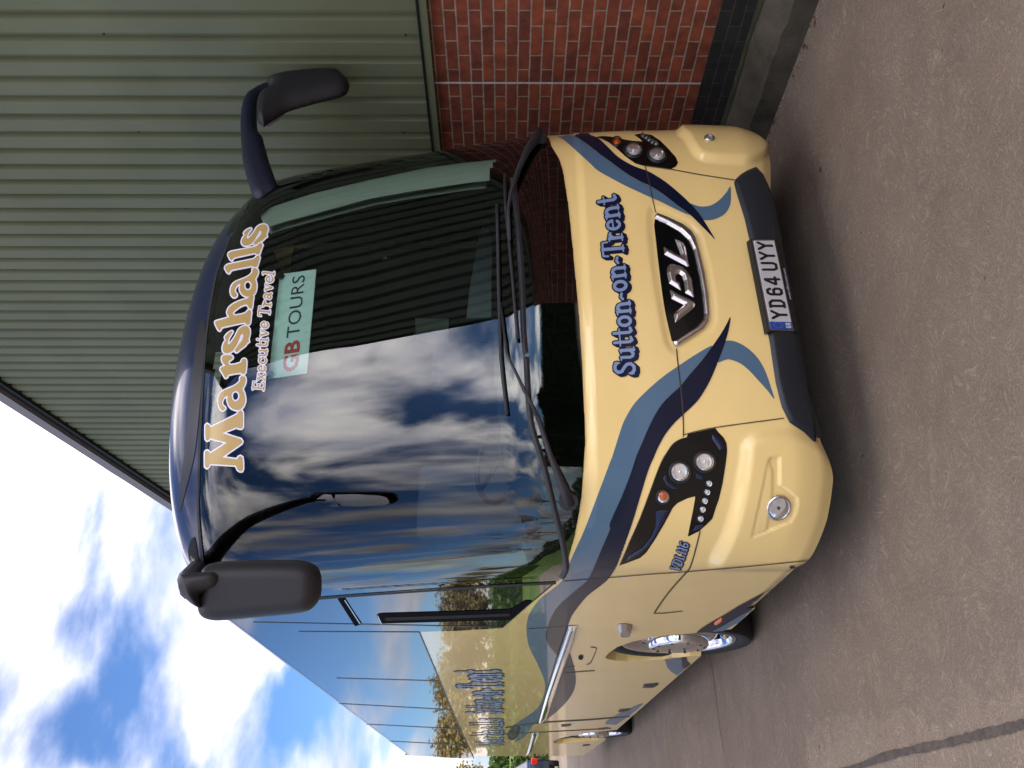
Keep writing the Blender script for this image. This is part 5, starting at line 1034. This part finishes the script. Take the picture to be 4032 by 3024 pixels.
def conifer(x, y, h, label, group=None):
    root = empty('conifer', (x, y, 0)); tag(root, label, 'conifer', group); MB().tube([(x, y, 0), (x, y, h)], [h*.02, .02], 8).build('trunk', 'bark', root)
    z = rng.uniform(.08, 1, 5200)**.8*h; r_ = (1-z/h)*h*.21*(.55+.45*np.abs(np.sin(z*3.1)))+.06; a_ = rng.uniform(0, 2*math.pi, 5200); q = rng.uniform(.25, 1, 5200)**.5
    V, Fc = leaves(np.stack([x+r_*q*np.cos(a_), y+r_*q*np.sin(a_), z-.25*r_*q], 1), .13); o = mesh('crown', V, Fc, 'leaf_dark'); attach(o, root)
gname = 'autumn trees beyond the field'
for i, (x, y, h, lab) in enumerate([(-10, 96, 11, 'ochre tree mirrored in the flank nearest the coach'), (-22, 104, 13, 'tall ochre tree second along the field edge'), (-35, 98, 12, 'broad ochre tree third along the field edge'), (-49, 106, 13.5, 'ochre tree fourth along the field edge'), (-64, 100, 12, 'ochre tree at the far end of the field edge'), (3, 118, 12, 'ochre tree standing almost in line with the coach'), (-5.5, 100, 10.5, 'ochre tree between the one in line with the coach and its neighbour'), (-14.5, 101, 12.5, 'taller ochre tree between the first and second along the field edge'), (-18.5, 97, 10, 'low ochre tree just before the second along the field edge'), (-28, 102, 12, 'ochre tree between the second and third along the field edge')]):
    tree('autumn_tree', x, y, h, 1.15, lab, 'tree', 'leaf_ochre', 3900, group=gname, size=.21)
for i, (x, y, h, lab) in enumerate([(-30, 24, 11, 'nearly bare tree west of the yard, nearest the field gate'), (-34, 12, 12, 'nearly bare tree west of the yard, abreast of the coach'), (-29, 2, 10, 'nearly bare tree west of the yard, abreast of the photographer'), (-33, -9, 12, 'nearly bare tree west of the yard, farthest south')]):
    tree('bare_tree', x, y, h, 1.1, lab, 'tree', 'leaf_rust', 500, group='nearly bare trees along the yard', size=.12)
conifer(-4.5, -24, 9, 'tall conifer mirrored in the black glass band'); conifer(-9.5, -23, 7, 'smaller conifer beside the tall one behind the yard')
tree('broad_tree', 6.5, -27, 8.5, 1.1, 'dense evergreen tree behind the yard', 'tree', 'leaf_dark', 6500, size=.22); tree('broad_tree', -15, -22, 7, 1.1, 'rust leaved tree behind the yard', 'tree', 'leaf_rust', 5200, size=.2)
def hedge(name, x0, x1, y, h, d, label, n_=7000, lm='leaf_green', size=.10):
    V, Fc = leaves(np.stack([rng.uniform(x0, x1, n_), y+rng.normal(0, d/3, n_), rng.uniform(0, 1, n_)**.7*h*(1+.08*np.sin(rng.uniform(x0, x1, n_)))], 1), size)
    mb = MB().box(x0, x1, y-d*.22, y+d*.22, 0, h*.86); k_ = len(mb.v); mb.v += [tuple(p) for p in V]; mb.f += [tuple(i+k_ for i in f) for f in Fc]
    o = mb.build(name, lm); tag(o, label, 'hedge'); return o
hedge('hedge', -60, 3, 90, 3.3, 2.6, 'long low hedge under the ochre trees at the field edge', 14000, 'leaf_green', .24)
hedge('hedge', -6, 3.2, 38, 1.42, 1.2, 'clipped green hedge beyond the parked car', 9000)
hedge('hedge', -22, 62, -30, 5.2, 2., 'tall dark hedge behind the yard, stretched wide to keep the glass reflections dark', 26000, 'leaf_dark', .2)  # out of view; added width blocks the sunlit ground mirrored in the glass band
# bank of far woods
n_ = 16000; xs = rng.uniform(-420, 420, n_); V, Fc = leaves(np.stack([xs, 420+rng.normal(0, 8, n_), rng.uniform(0, 1, n_)*(6+2.5*np.sin(xs*.03)+1.5*np.sin(xs*.11))], 1), 1.7)
o = mesh('far_woods', V, Fc, 'leaf_green'); tag(o, 'low wooded skyline far beyond the field', 'woods', kind='stuff')
n_ = 9000; ys_ = rng.uniform(-300, 420, n_); V, Fc = leaves(np.stack([-300+rng.normal(0, 6, n_), ys_, rng.uniform(0, 1, n_)*(7+2*np.sin(ys_*.05))], 1), 1.7)
o = mesh('far_woods', V, Fc, 'leaf_dark'); tag(o, 'low wooded skyline far to the west', 'woods', kind='stuff')
mat('render_wall', (.55, .46, .34), .8); mat('roof_tile', (.16, .07, .045), .8)
for i, x in enumerate((17, 33)):
    hs = empty('house', (x, 380, 0)); tag(hs, ['pale rendered house far across the field, the nearer in line with the coach', 'pale rendered house far across the field, the one farther right'][i], 'house', 'houses across the field')
    MB().box(x-4, x+4, 376, 384, 0, 1.9).build('wall', 'render_wall', hs)
    mb = MB(); mb.v = [(x-4.3, 375.7, 1.9), (x+4.3, 375.7, 1.9), (x+4.3, 384.3, 1.9), (x-4.3, 384.3, 1.9), (x-4.3, 380, 2.9), (x+4.3, 380, 2.9)]; mb.f = [(0, 1, 5, 4), (3, 4, 5, 2), (0, 4, 3), (1, 2, 5)]; mb.build('roof', 'roof_tile', hs)
    for wx in (-2, 1.2): MB().box(x+wx, x+wx+.9, 375.9, 375.99, .6, 1.3).build('window', 'gloss_black', hs)

# ------------------------------------------------------------------ parked car, seen past the coach's tail
mat('car_paint', (.012, .020, .045), .3, coat=1.); mat('tail_red', (.45, .01, .01), .15, coat=1.)
car = empty('parked_car', (0, 0, 0)); tag(car, 'dark blue saloon car parked beyond the tail of the coach', 'car')
prof = [(-2.15, .35), (-2.2, .55), (-2.12, .95), (-2.0, 1.04), (-1.35, 1.09), (-.75, 1.42), (.35, 1.45), (1.05, 1.06), (1.95, .93), (2.15, .7), (2.15, .35)]
mb = MB()
for s_ in (-.82, -.86, .86, .82):
    k_ = 1 if abs(s_) > .84 else 0
    mb.v += [(a_, s_*(1 if z_ < 1.1 else .84), z_*(1 if k_ else 1)) for a_, z_ in prof]
n_ = len(prof)
for i in range(3):
    for j in range(n_-1): mb.f.append((i*n_+j, i*n_+j+1, (i+1)*n_+j+1, (i+1)*n_+j))
mb.f += [tuple(range(n_))[::-1], tuple(range(3*n_, 4*n_))]
bo = mb.build('body', 'car_paint', None, 'auto')
parts = [bo]
for s_ in (-1, 1):
    q = MB(); yy = s_*.80; q.v = [(-1.2, yy*1.005, 1.12), (-.72, s_*.735, 1.37), (.3, s_*.735, 1.40), (.85, yy*1.0, 1.12)]; q.f = [(0, 1, 2, 3)]; parts.append(q.build('side_window', 'tinted_glass'))
    parts.append(MB().box(-2.19, -2.02, s_*.80-.10, s_*.80+.075, .72, .93).build('tail_light', 'tail_red', None, bevel=.02))
    for a_ in (-1.35, 1.35):
        w_ = MB(); w_.lathe([(0, 0)], (0, 0, 0), 4); w_ = MB(); w_.tube([(a_, s_*.72, .31), (a_, s_*.88, .31)], .31, 28); parts.append(w_.build('wheel', 'rubber', None, 'auto'))
        r_ = MB(); r_.tube([(a_, s_*.881, .31), (a_, s_*.89, .31)], .2, 20); parts.append(r_.build('rim', 'satin_silver', None, 'auto'))
q = MB(); q.v = [(-1.32, -.66, 1.12), (-1.32, .66, 1.12), (-.80, .60, 1.405), (-.80, -.60, 1.405)]; q.f = [(0, 1, 2, 3)]; o = q.build('rear_window', 'tinted_glass')
for v_ in o.data.vertices: v_.co.x -= .03
parts.append(o)
for p in parts: p.parent = car
cg = ground_pt((2205, 2991)); car.location = (cg[0]-.86, cg[1]+2.2, 0); car.rotation_euler = (0, 0, R(90))
